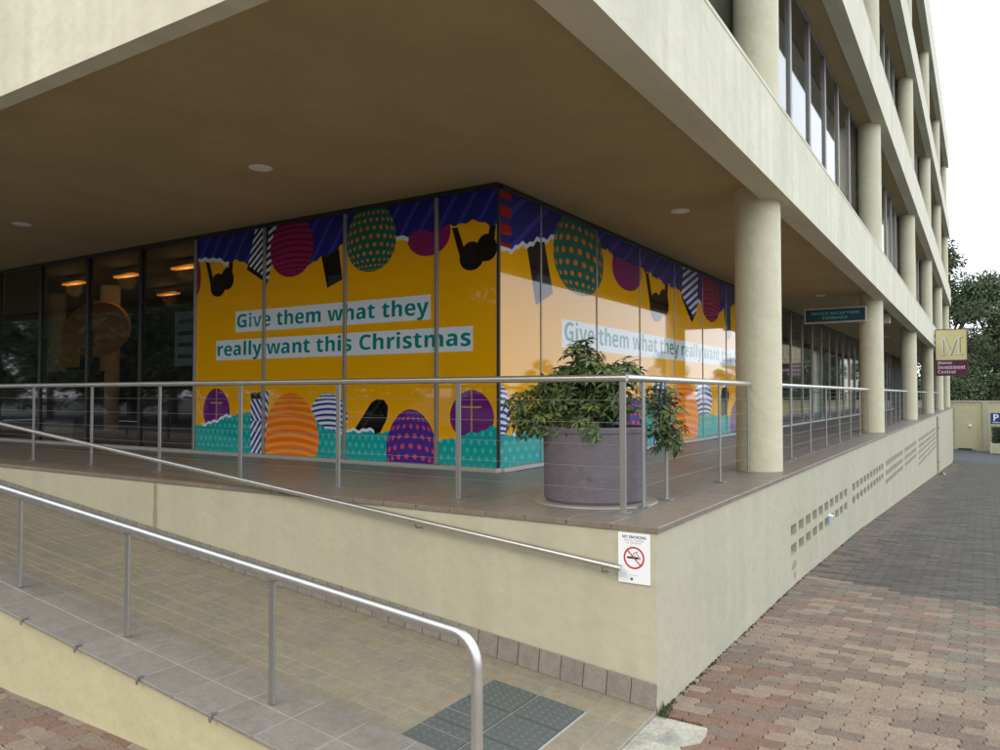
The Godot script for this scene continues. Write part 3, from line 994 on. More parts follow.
func make_building() -> void:
	bld = thing("office_building", Vector3.ZERO, "cream concrete office building with round columns and a shopfront on a raised terrace", "building")
	var s: SurfaceTool
	# fascia bands on both sides
	for i in BANDS.size():
		s = ST()
		var lo: float = BANDS[i][0]
		var hi: float = BANDS[i][1]
		var zin := FX - 0.12
		bx(s, Vector3(-0.25, lo, FX), Vector3(0, hi - 0.03, ZEND))
		bx(s, Vector3(-0.25, lo, zin), Vector3(-30, hi - 0.03, FX))
		# projecting sill along the top edge
		bx(s, Vector3(-0.58, hi - 0.03, FX - 0.012), Vector3(-0.012, hi, ZEND))
		bx(s, Vector3(-0.58, hi - 0.03, FX - 0.55), Vector3(-30, hi, FX - 0.012))
		# cap line
		cb(s, Vector3(-0.02, hi - 0.055, (FX + ZEND) / 2.0), Vector3(0.05, 0.022, FX - ZEND - 0.02), 0.004)
		part("fascia_band", s, "fascia")
		s = ST()
		if i > 0:
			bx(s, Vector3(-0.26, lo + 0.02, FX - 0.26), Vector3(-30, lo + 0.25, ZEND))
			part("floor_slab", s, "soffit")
	# terrace soffit
	s = ST()
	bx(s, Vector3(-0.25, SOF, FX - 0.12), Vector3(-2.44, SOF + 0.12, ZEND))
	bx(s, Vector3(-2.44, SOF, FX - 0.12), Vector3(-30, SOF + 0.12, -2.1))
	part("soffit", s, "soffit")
	s = ST()   # shadow-gap bead round the soffit edge
	cb(s, Vector3(-0.30, SOF - 0.02, (FX + ZEND) / 2.0 - 0.2), Vector3(0.06, 0.04, FX - ZEND - 0.7), 0.006)
	cb(s, Vector3(-15.2, SOF - 0.02, FX - 0.17), Vector3(29.4, 0.04, 0.06), 0.006)
	part("soffit_bead", s, "soffit")
	s = ST()
	bx(s, Vector3(-0.2, 17.2, FX - 0.2), Vector3(-30, 17.5, ZEND))
	part("roof", s, "asphalt")
	# round columns, terrace to roof
	var lev := [P, BANDS[0][0] + 0.2, BANDS[0][1], BANDS[1][0] + 0.2, BANDS[1][1], BANDS[2][0] + 0.2, BANDS[2][1], BANDS[3][0] + 0.2]
	for z in COLZ:
		for f in 4:
			s = ST()
			var h0: float = lev[f * 2]
			var h1: float = lev[f * 2 + 1]
			lathe(s, Vector3(-0.335, 0, z), [[0.228, h0], [0.228, h1]], 40)
			part("column", s, "column")
	for f in range(1, 4):   # corner column of the upper storeys
		s = ST()
		lathe(s, Vector3(-0.335, 0, 1.4), [[0.228, lev[f * 2]], [0.228, lev[f * 2 + 1]]], 40)
		part("column", s, "column")
	# upper storeys: recessed window strips
	rng.seed = 91
	for f in 3:
		var y0: float = BANDS[f][1]
		var y1: float = BANDS[f + 1][0] + 0.02
		# solid inner walls behind the strips and on the ramp side
		s = ST()
		bx(s, Vector3(-3.6, y0 - 0.4, 1.2), Vector3(-3.5, y1 + 0.2, ZEND))
		bx(s, Vector3(-3.5, y0 - 0.02, 1.25), Vector3(-0.62, y0 + 0.01, ZEND))
		bx(s, Vector3(-0.62, y0, 1.22), Vector3(-30, y1, 1.32))
		bx(s, Vector3(-3.5, y0, ZEND), Vector3(-0.3, y1, ZEND + 0.1))
		part("inner_wall", s, "curtain")
		s = ST()
		var fw := 0.045
		var hh := y1 - y0
		var ww := 1.30
		for q in [[-ww / 2 + fw / 2, hh / 2, fw, hh], [ww / 2 - fw / 2, hh / 2, fw, hh]]:
			cb(s, Vector3(0, q[1], q[0]), Vector3(0.07, q[3], q[2]), 0.004)
		for q in [fw / 2, hh - fw / 2]:
			cb(s, Vector3(0, q, 0), Vector3(0.066, fw, ww - 2 * fw), 0.004)
		var frame := s.commit()
		s = ST()
		bx(s, Vector3(-0.004, fw, -ww / 2 + fw), Vector3(0.004, hh - fw, ww / 2 - fw))
		var pane := s.commit()
		s = ST()   # pleated blind
		for k in 18:
			var za := -ww / 2 + ww * k / 18.0
			var zb := -ww / 2 + ww * (k + 1) / 18.0
			var xa := 0.02 * (k % 2)
			var xb := 0.02 * ((k + 1) % 2)
			quad(s, Vector3(xa, 0.05, za), Vector3(xb, 0.05, zb), Vector3(xb, hh - 0.03, zb), Vector3(xa, hh - 0.03, za), Vector3(1, 0, (xa - xb) * 20.0).normalized())
		var blind := s.commit()
		var edges := [1.4]
		edges.append_array(COLZ)
		for bay in edges.size() - 1:
			var za: float = edges[bay]
			var zb: float = edges[bay + 1]
			var n := int(round((za - zb) / 1.364))
			for k in n:
				var wn := Node3D.new()
				wn.name = "window"
				wn.position = Vector3(-0.56, y0 + 0.005, za - (za - zb) * (k + 0.5) / n)
				wn.scale = Vector3(1, (hh - 0.01) / hh, (za - zb) / n / (ww + 0.004))
				bld.add_child(wn, true)
				obj(wn, "frame", frame, "alu")
				obj(wn, "pane", pane, "glass_up")
				if (bay == 1 and k >= 3) or rng.randf() < 0.4:
					obj(wn, "blind", blind, "curtain").position = Vector3(-0.14, 0, 0)
	# downlights in the soffit
	var dl := ST()
	lathe(dl, Vector3.ZERO, [[0.0, -0.012], [0.085, -0.012], [0.105, -0.006], [0.11, 0.0]], 28)
	var dm := dl.commit()
	for p in [Vector2(-4.06, -0.51), Vector2(-8.45, -0.50), Vector2(-12.8, -0.5), Vector2(-1.3, -4.23), Vector2(-1.3, -8.7), Vector2(-1.28, -13.1), Vector2(-1.28, -17.6), Vector2(-1.28, -22.0), Vector2(-1.28, -26.5)]:
		var o := obj(bld, "downlight", dm, "white")
		o.position = Vector3(p.x, SOF, p.y)

func uvbox(x0: Vector3, x1: Vector3, n: Vector3, u0: float, u1: float, v0: float, v1: float) -> SurfaceTool:   # upright panel: front face carries the print
	var s := ST()
	var back := -n * 0.012
	var a := x0
	var b := Vector3(x1.x, x0.y, x1.z)
	var c := x1
	var d := Vector3(x0.x, x1.y, x0.z)
	var vs := [[a, Vector2(u0, v0)], [b, Vector2(u1, v0)], [c, Vector2(u1, v1)], [d, Vector2(u0, v1)]]
	var order := [0, 1, 2, 0, 2, 3] if (b - a).cross(c - a).dot(n) < 0 else [0, 2, 1, 0, 3, 2]
	for i in order:
		s.set_normal(n); s.set_uv(vs[i][1]); s.add_vertex(vs[i][0])
	s.set_uv(Vector2(0.001, 0.001))
	for e in [[a, b], [b, c], [c, d], [d, a]]:
		var m: Vector3 = ((e[0] + e[1]) / 2.0 - (a + c) / 2.0)
		quad(s, e[0], e[1], e[1] + back, e[0] + back, m.normalized())
	quad(s, a + back, b + back, c + back, d + back, -n)
	return s

func make_shopfront() -> void:
	var ZF := -2.12
	var XF := -2.46
	var y0 := P + 0.05
	var y1 := SOF - 0.05
	var hgt := y1 - y0
	var left := film(poster_ramp_side())
	var right := film(poster_street_side())
	# ramp side printed panels
	var ms := [-7.24, -5.88, -4.52, -3.21, -2.44]
	for i in 4:
		var a: float = ms[i] + 0.022
		var b: float = ms[i + 1] - 0.022
		part("printed_panel", uvbox(Vector3(a, y0, ZF), Vector3(b, y1, ZF), Vector3.BACK, (a + 7.24) / 4.8, (b + 7.24) / 4.8, 1.0 - (y0 - P) / 2.90, 1.0 - (y1 - P) / 2.90), left)
	var mr := [-2.14, -3.01, -4.44, -5.86, -7.30, -8.72, -10.15, -11.58, -13.02]
	for i in 8:
		var a: float = mr[i] - 0.012
		var b: float = mr[i + 1] + 0.012
		part("printed_panel", uvbox(Vector3(XF, y0, a), Vector3(XF, y1, b), Vector3.RIGHT, (-2.12 - a) / 10.9, (-2.12 - b) / 10.9, 1.0 - (y0 - P) / 2.90, 1.0 - (y1 - P) / 2.90), right)
	# clear glazing further along both sides
	var gl := [-7.24, -8.48, -9.84, -11.21, -12.57, -13.93, -15.3]
	for i in gl.size() - 1:
		var s := ST()
		bx(s, Vector3(gl[i] - 0.03, y0, ZF - 0.006), Vector3(gl[i + 1] + 0.03, y1, ZF))
		part("glass_panel", s, "glass")
	var gr := [-13.02]
	for i in 20: gr.append(-13.02 - 1.43 * (i + 1))
	for i in gr.size() - 1:
		var s := ST()
		bx(s, Vector3(XF - 0.006, y0, gr[i] - 0.03), Vector3(XF, y1, gr[i + 1] + 0.03))
		part("glass_panel", s, "glass")
	# mullions
	for x in ms.slice(0, 4):
		var s := ST()
		cb(s, Vector3(x, (y0 + y1) / 2, ZF), Vector3(0.043, hgt, 0.05), 0.004)
		part("mullion", s, "alu")
	for x in gl.slice(1):
		var s := ST()
		cb(s, Vector3(x, (y0 + y1) / 2, ZF - 0.02), Vector3(0.058, hgt, 0.09), 0.004)
		part("mullion", s, "dark_frame")
	var cs := ST()
	cb(cs, Vector3(-2.45, (y0 + y1) / 2, -2.13), Vector3(0.03, hgt, 0.03), 0.003)
	part("corner_mullion", cs, "dark_frame")
	for z in mr.slice(1):
		var s := ST()
		cb(s, Vector3(XF - 0.005, (y0 + y1) / 2, z), Vector3(0.03, hgt, 0.024), 0.003)
		part("mullion", s, "alu")
	for z in gr.slice(1):
		var s := ST()
		cb(s, Vector3(XF - 0.02, (y0 + y1) / 2, z), Vector3(0.09, hgt, 0.058), 0.004)
		part("mullion", s, "alu")
	# head and sill rails
	var s := ST()
	cb(s, Vector3(-8.9, SOF - 0.025, ZF - 0.01), Vector3(12.9, 0.05, 0.09), 0.004)
	cb(s, Vector3(XF - 0.01, SOF - 0.025, (ZF - 41.6) / 2.0), Vector3(0.09, 0.05, 39.4), 0.004)
	part("head_rail", s, "dark_frame")
	s = ST()
	cb(s, Vector3(-8.9, P + 0.024, ZF + 0.01), Vector3(12.95, 0.048, 0.11), 0.006)
	cb(s, Vector3(XF + 0.01, P + 0.0235, (ZF - 41.6) / 2.0), Vector3(0.11, 0.047, 39.4), 0.006)
	part("sill_rail", s, "alu_pale")

func make_interior() -> void:
	# shop room behind the glazing
	var s := ST()
	bx(s, Vector3(-24, P - 0.15, -2.3), Vector3(-2.75, P - 0.02, -9.0))
	part("shop_floor", s, "room_floor")
	s = ST()
	bx(s, Vector3(-24, 4.25, -2.05), Vector3(-2.5, 4.4, ZEND + 1.0))
	part("shop_ceiling", s, "dark_room")
	s = ST()
	bx(s, Vector3(-24, P, -9.1), Vector3(-2.75, 4.25, -9.0))
	bx(s, Vector3(-24.1, P, -2.2), Vector3(-24, 4.25, -9.0))
	bx(s, Vector3(-15.3, P, -2.2), Vector3(-24, 4.1, -2.1))
	bx(s, Vector3(-6.5, P, ZEND + 1.0), Vector3(-6.4, 4.25, -9.1))
	bx(s, Vector3(-2.5, P, ZEND), Vector3(-2.4, 4.1, -41.7))
	bx(s, Vector3(-6.5, P - 0.15, -9.1), Vector3(-2.6, P - 0.02, ZEND + 1.0))
	bx(s, Vector3(-2.9, P, -13.3), Vector3(-6.4, 4.25, -13.2))
	part("partition", s, "dark_room")
	for p in [Vector2(-16.9, -5.3), Vector2(-14.5, -5.2), Vector2(-3.4, -24.5)]:
		s = ST()
		lathe(s, Vector3(p.x, 0, p.y), [[0.2, P], [0.2, 4.24]], 24)
		part("inner_column", s, "column")
	# lit ceiling fittings
	var k := 0
	for p in [Vector3(-13.75, 4.1, -4.0), Vector3(-11.93, 4.1, -4.0), Vector3(-10.15, 4.1, -4.0), Vector3(-13.6, 4.1, -6.0), Vector3(-11.2, 4.1, -5.6)]:
		var far := k >= 3
		var t := thing("ceiling_light", p, ["glowing ceiling light behind the dark glass, third left of the poster", "glowing ceiling light behind the dark glass, second left of the poster", "glowing ceiling light behind the glass right beside the printed poster", "dim deeper ceiling light behind the glass, farthest left inside", "small deeper ceiling light inside, between the two nearer lights"][k], "ceiling light", "ceiling lights inside the shop")
		s = ST()
		cb(s, Vector3(0, 0.06, 0), Vector3(0.75, 0.10, 0.16), 0.01)
		obj(t, "housing", s, "alu")
		s = ST()
		cb(s, Vector3(0, -0.012, 0), Vector3(0.70, 0.035, 0.12), 0.008)
		var em := mat(Color(0.9, 0.6, 0.25), 0.5)
		em.emission_enabled = true
		em.emission = Color(1.0, 0.62, 0.22)
		em.emission_energy_multiplier = 0.9 if not far else 0.5
		obj(t, "diffuser", s, em)
		s = ST()
		cb(s, Vector3(0, 0.13, 0), Vector3(0.5, 0.04, 0.06), 0.004)
		obj(t, "bracket", s, "dark_frame")
		var li := OmniLight3D.new()
		li.name = "lamp"
		li.light_color = Color(1.0, 0.75, 0.45)
		li.light_energy = 0.16
		li.light_size = 0.15
		li.omni_range = 15.0
		li.omni_attenuation = 2.0
		li.shadow_enabled = true
		li.position = Vector3(0, -0.12, 0)
		t.add_child(li)
		k += 1
	# orange oval sign, posters, counter
	s = ST()
	lathe(s, Vector3.ZERO, [[0.0, 0.03], [0.58, 0.03], [0.60, 0.0], [0.58, -0.03], [0.0, -0.03]], 40)
	var ov := obj(self, "oval_sign", s, mat(lin(0.75, 0.27, 0.03), 0.6))
	ov.transform = Transform3D(Basis(Vector3.RIGHT, PI / 2) .scaled_local(Vector3(1.9, 1, 0.9)), Vector3(-12.75, 3.12, -3.9))
	tag(ov, "large orange oval sign hanging behind the dark glass", "sign")
	s = ST()
	cb(s, Vector3.ZERO, Vector3(0.62, 0.92, 0.01), 0.002)
	var op := obj(self, "wall_poster", s, mat(lin(0.75, 0.42, 0.05), 0.6))
	op.position = Vector3(-13.85, 2.86, -4.02)
	tag(op, "yellow orange poster below the oval sign inside the shop", "poster")
	canvas(0.5, 0.8, 256.0, Color(0.62, 0.74, 0.76))
	for i in 4: rect(0.08, 0.62 - i * 0.17, 0.42, 0.68 - i * 0.17, Color(0.12, 0.4, 0.42))
	var wp := obj(self, "hanging_poster", uvbox(Vector3(-8.98, 2.3, -3.0), Vector3(-8.44, 3.14, -3.0), Vector3.BACK, 0, 1, 1, 0), film(done(), false))
	tag(wp, "pale blue poster with dark lines behind glass beside the yellow panel", "poster")
	rng.seed = 3
	var n := 0
	for q in [[-11.4, -4.6, 0.9, 1.0, 0.5, Color(0.05, 0.05, 0.05)], [-9.3, -4.4, 0.7, 0.75, 0.5, Color(0.30, 0.14, 0.06)], [-10.4, -5.2, 1.4, 0.9, 0.6, Color(0.08, 0.085, 0.09)], [-15.2, -4.9, 1.6, 1.3, 0.5, Color(0.06, 0.05, 0.05)], [-13.1, -3.4, 0.5, 0.32, 0.3, Color(0.6, 0.6, 0.58)]]:
		var d := thing("display_unit", Vector3(q[0], P - 0.02, q[1]), ["black display unit behind the dark glass under the oval sign", "brown display unit behind the glass beside the yellow panels", "grey display counter deep inside behind the dark glass", "tall dark display unit inside at the far left of the glazing", "small white display box on the shop floor behind the glass"][n], "display unit", "display units inside the shop")
		s = ST()
		cb(s, Vector3(0, q[3] / 2, 0), Vector3(q[2], q[3], q[4]), 0.01)
		obj(d, "cabinet", s, mat(q[5].linear_to_srgb(), 0.6))
		s = ST()
		cb(s, Vector3(0, q[3] + 0.015, 0), Vector3(q[2] + 0.06, 0.03, q[4] + 0.06), 0.006)
		obj(d, "top", s, "alu")
		n += 1

func railing(called: String, label: String, a: Vector3, b: Vector3, posts: Array, hgt: float, wires: int, ext0 := 0.0, ext1 := 0.0, g := "terrace railings") -> Node3D:
	# a, b: foot of the line; posts: distances from a
	var t := thing(called, a, label, "railing", g)
	var d := b - a
	var dir := d.normalized()
	var L := Vector2(d.x, d.z).length()
	var hd := Vector3(d.x, 0, d.z).normalized()
	var up := Vector3.UP * hgt
	var s := ST()
	tube(s, [up - dir * ext0, up + d + dir * ext1], 0.025, 14)
	obj(t, "handrail", s, "steel")
	for q in posts:
		var f: Vector3 = d * (q / L)
		s = ST()
		var bb := Basis(hd, Vector3.UP, hd.cross(Vector3.UP))
		cb(s, Vector3.ZERO, Vector3(0.045, hgt - 0.02, 0.014), 0.003)
		var o := obj(t, "post", s, "steel_dull")
		o.transform = Transform3D(bb, f + up * 0.5 - Vector3(0, 0.008, 0))
		s = ST()
		cb(s, Vector3(0, 0.004, 0), Vector3(0.09, 0.008, 0.09), 0.002)
		o = obj(t, "base_plate", s, "steel_dull")
		o.transform = Transform3D(Basis.IDENTITY, f)
	for k in wires:
		var y := hgt * (k + 1.0) / (wires + 1.0)
		s = ST()
		tube(s, [Vector3(0, y, 0) + d * (posts[0] / L), Vector3(0, y, 0) + d * (posts[-1] / L)], 0.0016, 5, false)
		obj(t, "cable", s, "steel_dull")
	return t

func make_railings() -> void:
	# terrace, ramp side: from the corner towards -x
	var ps_ := []
	for i in 10: ps_.append(0.15 + 1.235 * i if i > 0 else 0.0)
	railing("terrace_railing", "long steel cable railing on the terrace edge above the ramp", Vector3(-0.38, P, -0.40), Vector3(-12.5, P, -0.40), ps_.map(func(x): return x if x == 0.0 else x - 0.06), 0.885, 5, 0.03)
	railing("terrace_railing", "short steel railing between the terrace corner and the first round column", Vector3(-0.36, P, -0.43), Vector3(-0.36, P, -3.55), [0.28, 0.73, 2.08, 3.05], 0.885, 5, 0.03)
	var nm := ["second", "third", "fourth", "fifth"]
	for i in 4:
		var za: float = COLZ[i] - 0.32
		var zb: float = COLZ[i + 1] + 0.32
		var L := za - zb
		var pp := []
		for k in 8: pp.append(0.12 + (L - 0.24) * k / 7.0)
		railing("terrace_railing", ["steel railing with thin posts between the first and second round columns", "steel railing with thin posts between the second and third round columns", "small distant steel railing between the third and fourth round columns", "farthest steel railing just short of the end of the building"][i], Vector3(-0.36, P, za), Vector3(-0.36, P, zb), pp, 0.885, 5)
	# outer ramp rail: slopes, and bends down to the coping at its foot
	var t := thing("ramp_railing", Vector3(-0.18, cope_y(-0.18), 1.6), "bright steel pipe railing with curved end on the low ramp wall", "railing")
	var o := Vector3(-0.18, cope_y(-0.18), 1.6)
	var s := ST()
	var pts := [Vector3(0, 0.0, 0), Vector3(0, 0.52, 0)]
	var top := func(x): return Vector3(x, 0.842 - 0.0895 * (x - 0.0) - 0.005 - cope_y(-0.18) + 0.0, 0)
	# rail height at x (world) = 0.84 + 0.0895 * (-0.22 - x)
	var H := func(xw: float): return Vector3(xw + 0.18, 0.84 + 0.0895 * (-0.22 - xw) - o.y, 0)
	pts = [Vector3.ZERO, Vector3(0, H.call(-0.18).y - 0.13, 0)]
	for k in range(1, 8):
		var a := PI / 2 * k / 8.0
		var c: Vector3 = H.call(-0.30)
		pts.append(Vector3(c.x + 0.12 * cos(a), lerpf(H.call(-0.18).y - 0.13, c.y, sin(a)), 0))
	pts.append(H.call(-0.30))
	pts.append(H.call(-11.0))
	tube(s, pts, 0.025, 16)
	obj(t, "handrail", s, "steel")
	var pxs := [-1.43, -2.69, -3.95, -5.21, -6.47, -7.73, -8.99, -10.25]
	for x in pxs:
		var h: float = H.call(x).y + o.y - cope_y(x)
		s = ST()
		cb(s, Vector3(0, h / 2, 0), Vector3(0.042, h - 0.01, 0.014), 0.003)
		var q := obj(t, "post", s, "steel_dull")
		q.position = Vector3(x, cope_y(x), 1.6) - o
		s = ST()
		cb(s, Vector3(0, h - 0.028, 0), Vector3(0.06, 0.012, 0.03), 0.002)
		q = obj(t, "saddle", s, "steel_dull")
		q.position = Vector3(x, cope_y(x), 1.6) - o
	for k in 5:
		var fr := (k + 1.0) / 6.0
		var A := Vector3(-0.18, lerpf(cope_y(-0.18), 0.84, fr), 1.6) - o
		var xb := -10.25
		var B := Vector3(xb, lerpf(cope_y(xb), H.call(xb).y + o.y, fr), 1.6) - o
		s = ST()
		tube(s, [A, B], 0.0015, 5, false)
		obj(t, "cable", s, "steel_dull")
	# handrail fixed to the terrace wall
	var w := thing("wall_handrail", Vector3(-0.19, 0.835, 0.08), "slim steel handrail fixed along the cream terrace wall beside the ramp", "handrail")
	s = ST()
	tube(s, [Vector3(0, 0, 0), Vector3(-10.4, 0.094 * 10.4, 0)], 0.02, 14)
	obj(w, "pipe", s, "steel")
	for i in 8:
		var x := -0.12 - 1.42 * i
		if 0.835 - 0.094 * x > 1.15: continue
		s = ST()
		var y := -0.094 * x
		tube(s, [Vector3(x, y - 0.02, 0), Vector3(x, y - 0.05, -0.01), Vector3(x, y - 0.06, -0.08)], 0.006, 8)
		lathe(s, Vector3(x, y - 0.06, -0.08), [[0.0, 0.0], [0.001, 0.001]], 6)
		obj(w, "bracket", s, "steel_dull")

func make_planter() -> void:
	var at := Vector3(-0.80, P, -0.86)
	var pot := thing("planter_pot", at, "large round mauve grey planter pot at the terrace corner", "planter")
	var s := ST()
	lathe(s, Vector3.ZERO, [[0.0, 0.012], [0.362, 0.012], [0.372, 0.03], [0.378, 0.50], [0.384, 0.505], [0.386, 0.535], [0.378, 0.545], [0.35, 0.545], [0.345, 0.50], [0.345, 0.46]], 64)
	obj(pot, "shell", s, "pot")
	s = ST()
	lathe(s, Vector3.ZERO, [[0.0, 0.48], [0.345, 0.47]], 32)
	obj(pot, "soil", s, "soil")
	s = ST()
	lathe(s, Vector3.ZERO, [[0.455, 0.0], [0.45, 0.010], [0.0, 0.0115]], 40)
	obj(pot, "base_disc", s, M.cope[2])
	s = ST()
	lathe(s, Vector3(0.13, 0.2, 0.352), [[0.012, -0.012], [0.012, 0.012]], 10)
	obj(pot, "drain_plug", s, "rubber")
	var pl := thing("shrub", at + Vector3(0, 0.47, 0), "bushy green shrub with fingered leaves growing in the planter pot", "shrub")
	rng.seed = 2024
	var stems := ST()
	var fol := ST()
	var lobes := [[Vector3(-0.15, 0.30, 0.0), Vector3(0.34, 0.26, 0.32), 128], [Vector3(-0.47, 0.20, 0.04), Vector3(0.26, 0.20, 0.24), 74], [Vector3(-0.10, 0.56, -0.03), Vector3(0.17, 0.18, 0.17), 35], [Vector3(0.17, 0.30, 0.0), Vector3(0.24, 0.24, 0.25), 74], [Vector3(0.02, 0.40, 0.02), Vector3(0.30, 0.20, 0.26), 54], [Vector3(0.43, 0.22, -0.22), Vector3(0.15, 0.18, 0.16), 40], [Vector3(0.47, 0.02, -0.24), Vector3(0.12, 0.14, 0.13), 32], [Vector3(-0.3, 0.40, 0.0), Vector3(0.22, 0.14, 0.22), 37], [Vector3(0.24, 0.48, -0.05), Vector3(0.12, 0.1, 0.12), 16], [Vector3(-0.30, 0.10, 0.30), Vector3(0.25, 0.10, 0.12), 32], [Vector3(0.05, 0.13, 0.33), Vector3(0.25, 0.12, 0.10), 24]]
	for lb in lobes:
		tube(stems, [Vector3(rng.randf_range(-0.1, 0.1), 0, rng.randf_range(-0.1, 0.1)), lb[0] * 0.5 + Vector3(0, 0.06, 0), lb[0]], 0.011, 6)
		for i in lb[2]:
			var d := rdir()
			var p: Vector3 = lb[0] + d * lb[1] * pow(rng.randf(), 0.38)
			var up := (d * 0.8 + Vector3(0, 0.75, 0) + rdir() * 0.35).normalized()
			var side := up.cross(rdir()).normalized()
			if i % 2 == 0:
				tube(stems, [lb[0].lerp(p, 0.15), lb[0].lerp(p, 0.6) - Vector3(0, 0.01, 0), p], 0.0032, 4, false)
			var n := 6 + rng.randi() % 3
			var k0 := rng.randf_range(0.55, 1.25)
			var young := rng.randf() < 0.10
			for j in n:
				var a := TAU * (j + rng.randf_range(-0.15, 0.15)) / n
				var out := side.rotated(up, a)
				var dr := (out + up * rng.randf_range(-0.35, 0.15)).normalized()
				var k := k0 * rng.randf_range(0.8, 1.2)
				var c := Color(0.095 * k, 0.138 * k, 0.042 * k)
				if young: c = Color(0.13 * k, 0.175 * k, 0.045 * k)
				if rng.randf() < 0.012: c = Color(0.25, 0.16, 0.04)
				leaf(fol, p + out * 0.012, dr, up, rng.randf_range(0.055, 0.095), rng.randf_range(0.022, 0.034), c)
	obj(pl, "stems", stems, "bark")
	obj(pl, "foliage", fol, "leaf")

func make_signs() -> void:
	# no smoking notice on the ramp side of the terrace wall
	canvas(0.20, 0.295, 1600.0, Color(0.93, 0.94, 0.95))
	lettering("NO SMOKING", 0.026, 0.263, 0.176, 0.281, Color(0.10, 0.11, 0.15))
	lettering("WITHIN 4 METRES", 0.035, 0.247, 0.165, 0.256, Color(0.35, 0.37, 0.42), false)
	lettering("OF THE ENTRY", 0.05, 0.232, 0.15, 0.241, Color(0.35, 0.37, 0.42), false)
	paint(0.02, 0.07, 0.18, 0.23, func(u, v):
		var q := Vector2(u - 0.1, v - 0.15)
		var r := q.length()
		var red := Color(0.78, 0.13, 0.15)
		if r > 0.055 and r < 0.066: return red
		if r < 0.056 and absf(q.x + q.y) < 0.006: return red
		if absf(q.y) < 0.006 and q.x > -0.044 and q.x < 0.03: return Color(0.08, 0.08, 0.08)
		if absf(q.y) < 0.006 and q.x > 0.033 and q.x < 0.040: return Color(0.08, 0.08, 0.08)
		if r < 0.054 and q.y > 0.008 and q.y < 0.04 and absf(q.x - 0.022 - 0.008 * sin(q.y * 160.0)) < 0.003: return Color(0.2, 0.2, 0.2)
		if r < 0.052 and q.y > 0.008 and q.y < 0.036 and absf(q.x - 0.004 - 0.008 * sin(q.y * 170.0 + 1.0)) < 0.003: return Color(0.2, 0.2, 0.2)
		return NONE)
	rect(0.07, 0.045, 0.13, 0.049, Color(0.72, 0.8, 0.72))
	egg(0.085, 0.025, 0.009, 0.009, "plain", Color(0.3, 0.35, 0.5), DARK)
	var ns := thing("no_smoking_sign", Vector3(-0.135, 0.74, 0.002), "white no smoking sign on the cream wall at the end of the handrail", "sign")
	obj(ns, "board", uvbox(Vector3(-0.10, 0, 0.012), Vector3(0.10, 0.295, 0.012), Vector3.BACK, 0, 1, 1, 0), film(done(), false))
	# projecting building sign
	var bs := thing("projecting_sign", Vector3(0.02, 2.62, -31.0), "cream and maroon projecting sign with a large letter M on the facade", "sign")
	canvas(1.06, 1.81, 300.0, Color(0.84, 0.80, 0.58))
	rect(0.0, 0.0, 1.06, 0.60, Color(0.33, 0.06, 0.16))
	lettering("M", 0.14, 0.78, 0.94, 1.52, Color(0.45, 0.40, 0.33), false, true, true)
	lettering("M", 0.12, 0.80, 0.91, 1.54, Color(0.86, 0.83, 0.75), false, true, true)
	lettering("Manor", 0.06, 0.43, 0.56, 0.55, Color(0.85, 0.8, 0.84))
	lettering("Investment", 0.06, 0.23, 1.0, 0.39, Color(0.85, 0.8, 0.84))
	lettering("Control", 0.06, 0.06, 0.66, 0.20, Color(0.85, 0.8, 0.84))
	var bt := film(done(), false)
	obj(bs, "face", uvbox(Vector3(0.04, 0.03, 0.06), Vector3(1.10, 1.84, 0.06), Vector3.BACK, 0, 1, 1, 0), bt)
	obj(bs, "rear_face", uvbox(Vector3(1.10, 0.03, -0.06), Vector3(0.04, 1.84, -0.06), Vector3.FORWARD, 0, 1, 1, 0), bt)
	var s := ST()
	cb(s, Vector3(0.57, 0.015, 0), Vector3(1.12, 0.03, 0.15), 0.004)
	cb(s, Vector3(0.57, 1.855, 0), Vector3(1.12, 0.03, 0.15), 0.004)
	cb(s, Vector3(0.025, 0.935, 0), Vector3(0.03, 1.81, 0.15), 0.004)
	cb(s, Vector3(1.115, 0.935, 0), Vector3(0.03, 1.81, 0.15), 0.004)
	obj(bs, "frame", s, mat(lin(0.10, 0.03, 0.04), 0.5))
	s = ST()
	cb(s, Vector3(-0.005, 1.62, 0), Vector3(0.05, 0.08, 0.06), 0.004)
	cb(s, Vector3(-0.005, 1.35, 0), Vector3(0.05, 0.08, 0.06), 0.004)
	obj(bs, "bracket", s, "steel_dull")
	# hanging sign under the soffit
	var hs := thing("hanging_sign", Vector3(-0.98, 3.40, -13.0), "dark teal sign hanging under the soffit by the second column", "sign")
	canvas(1.16, 0.26, 400.0, Color(0.02, 0.26, 0.29))
	lettering("OFFICE RECEPTION", 0.12, 0.145, 1.04, 0.205, Color(0.45, 0.72, 0.68))
	lettering("ENTRANCE", 0.34, 0.05, 0.82, 0.105, Color(0.45, 0.72, 0.68))
	obj(hs, "face", uvbox(Vector3(-0.58, 0, 0.05), Vector3(0.58, 0.26, 0.05), Vector3.BACK, 0, 1, 1, 0), film(done(), false))
	s = ST()
	cb(s, Vector3(0, -0.015, 0), Vector3(1.2, 0.03, 0.12), 0.004)
	cb(s, Vector3(0, 0.275, 0), Vector3(1.2, 0.03, 0.12), 0.004)
	cb(s, Vector3(-0.59, 0.13, 0), Vector3(0.02, 0.26, 0.12), 0.004)
	cb(s, Vector3(0.59, 0.13, 0), Vector3(0.02, 0.26, 0.12), 0.004)
	cb(s, Vector3(0, 0.13, -0.02), Vector3(1.16, 0.26, 0.04), 0.0)
	obj(hs, "frame", s, "alu_pale")
	for x in [-0.45, 0.45]:
		s = ST()
		tube(s, [Vector3(x, 0.28, 0), Vector3(x, 0.58, 0)], 0.008, 8)
		obj(hs, "hanger", s, "alu_pale")
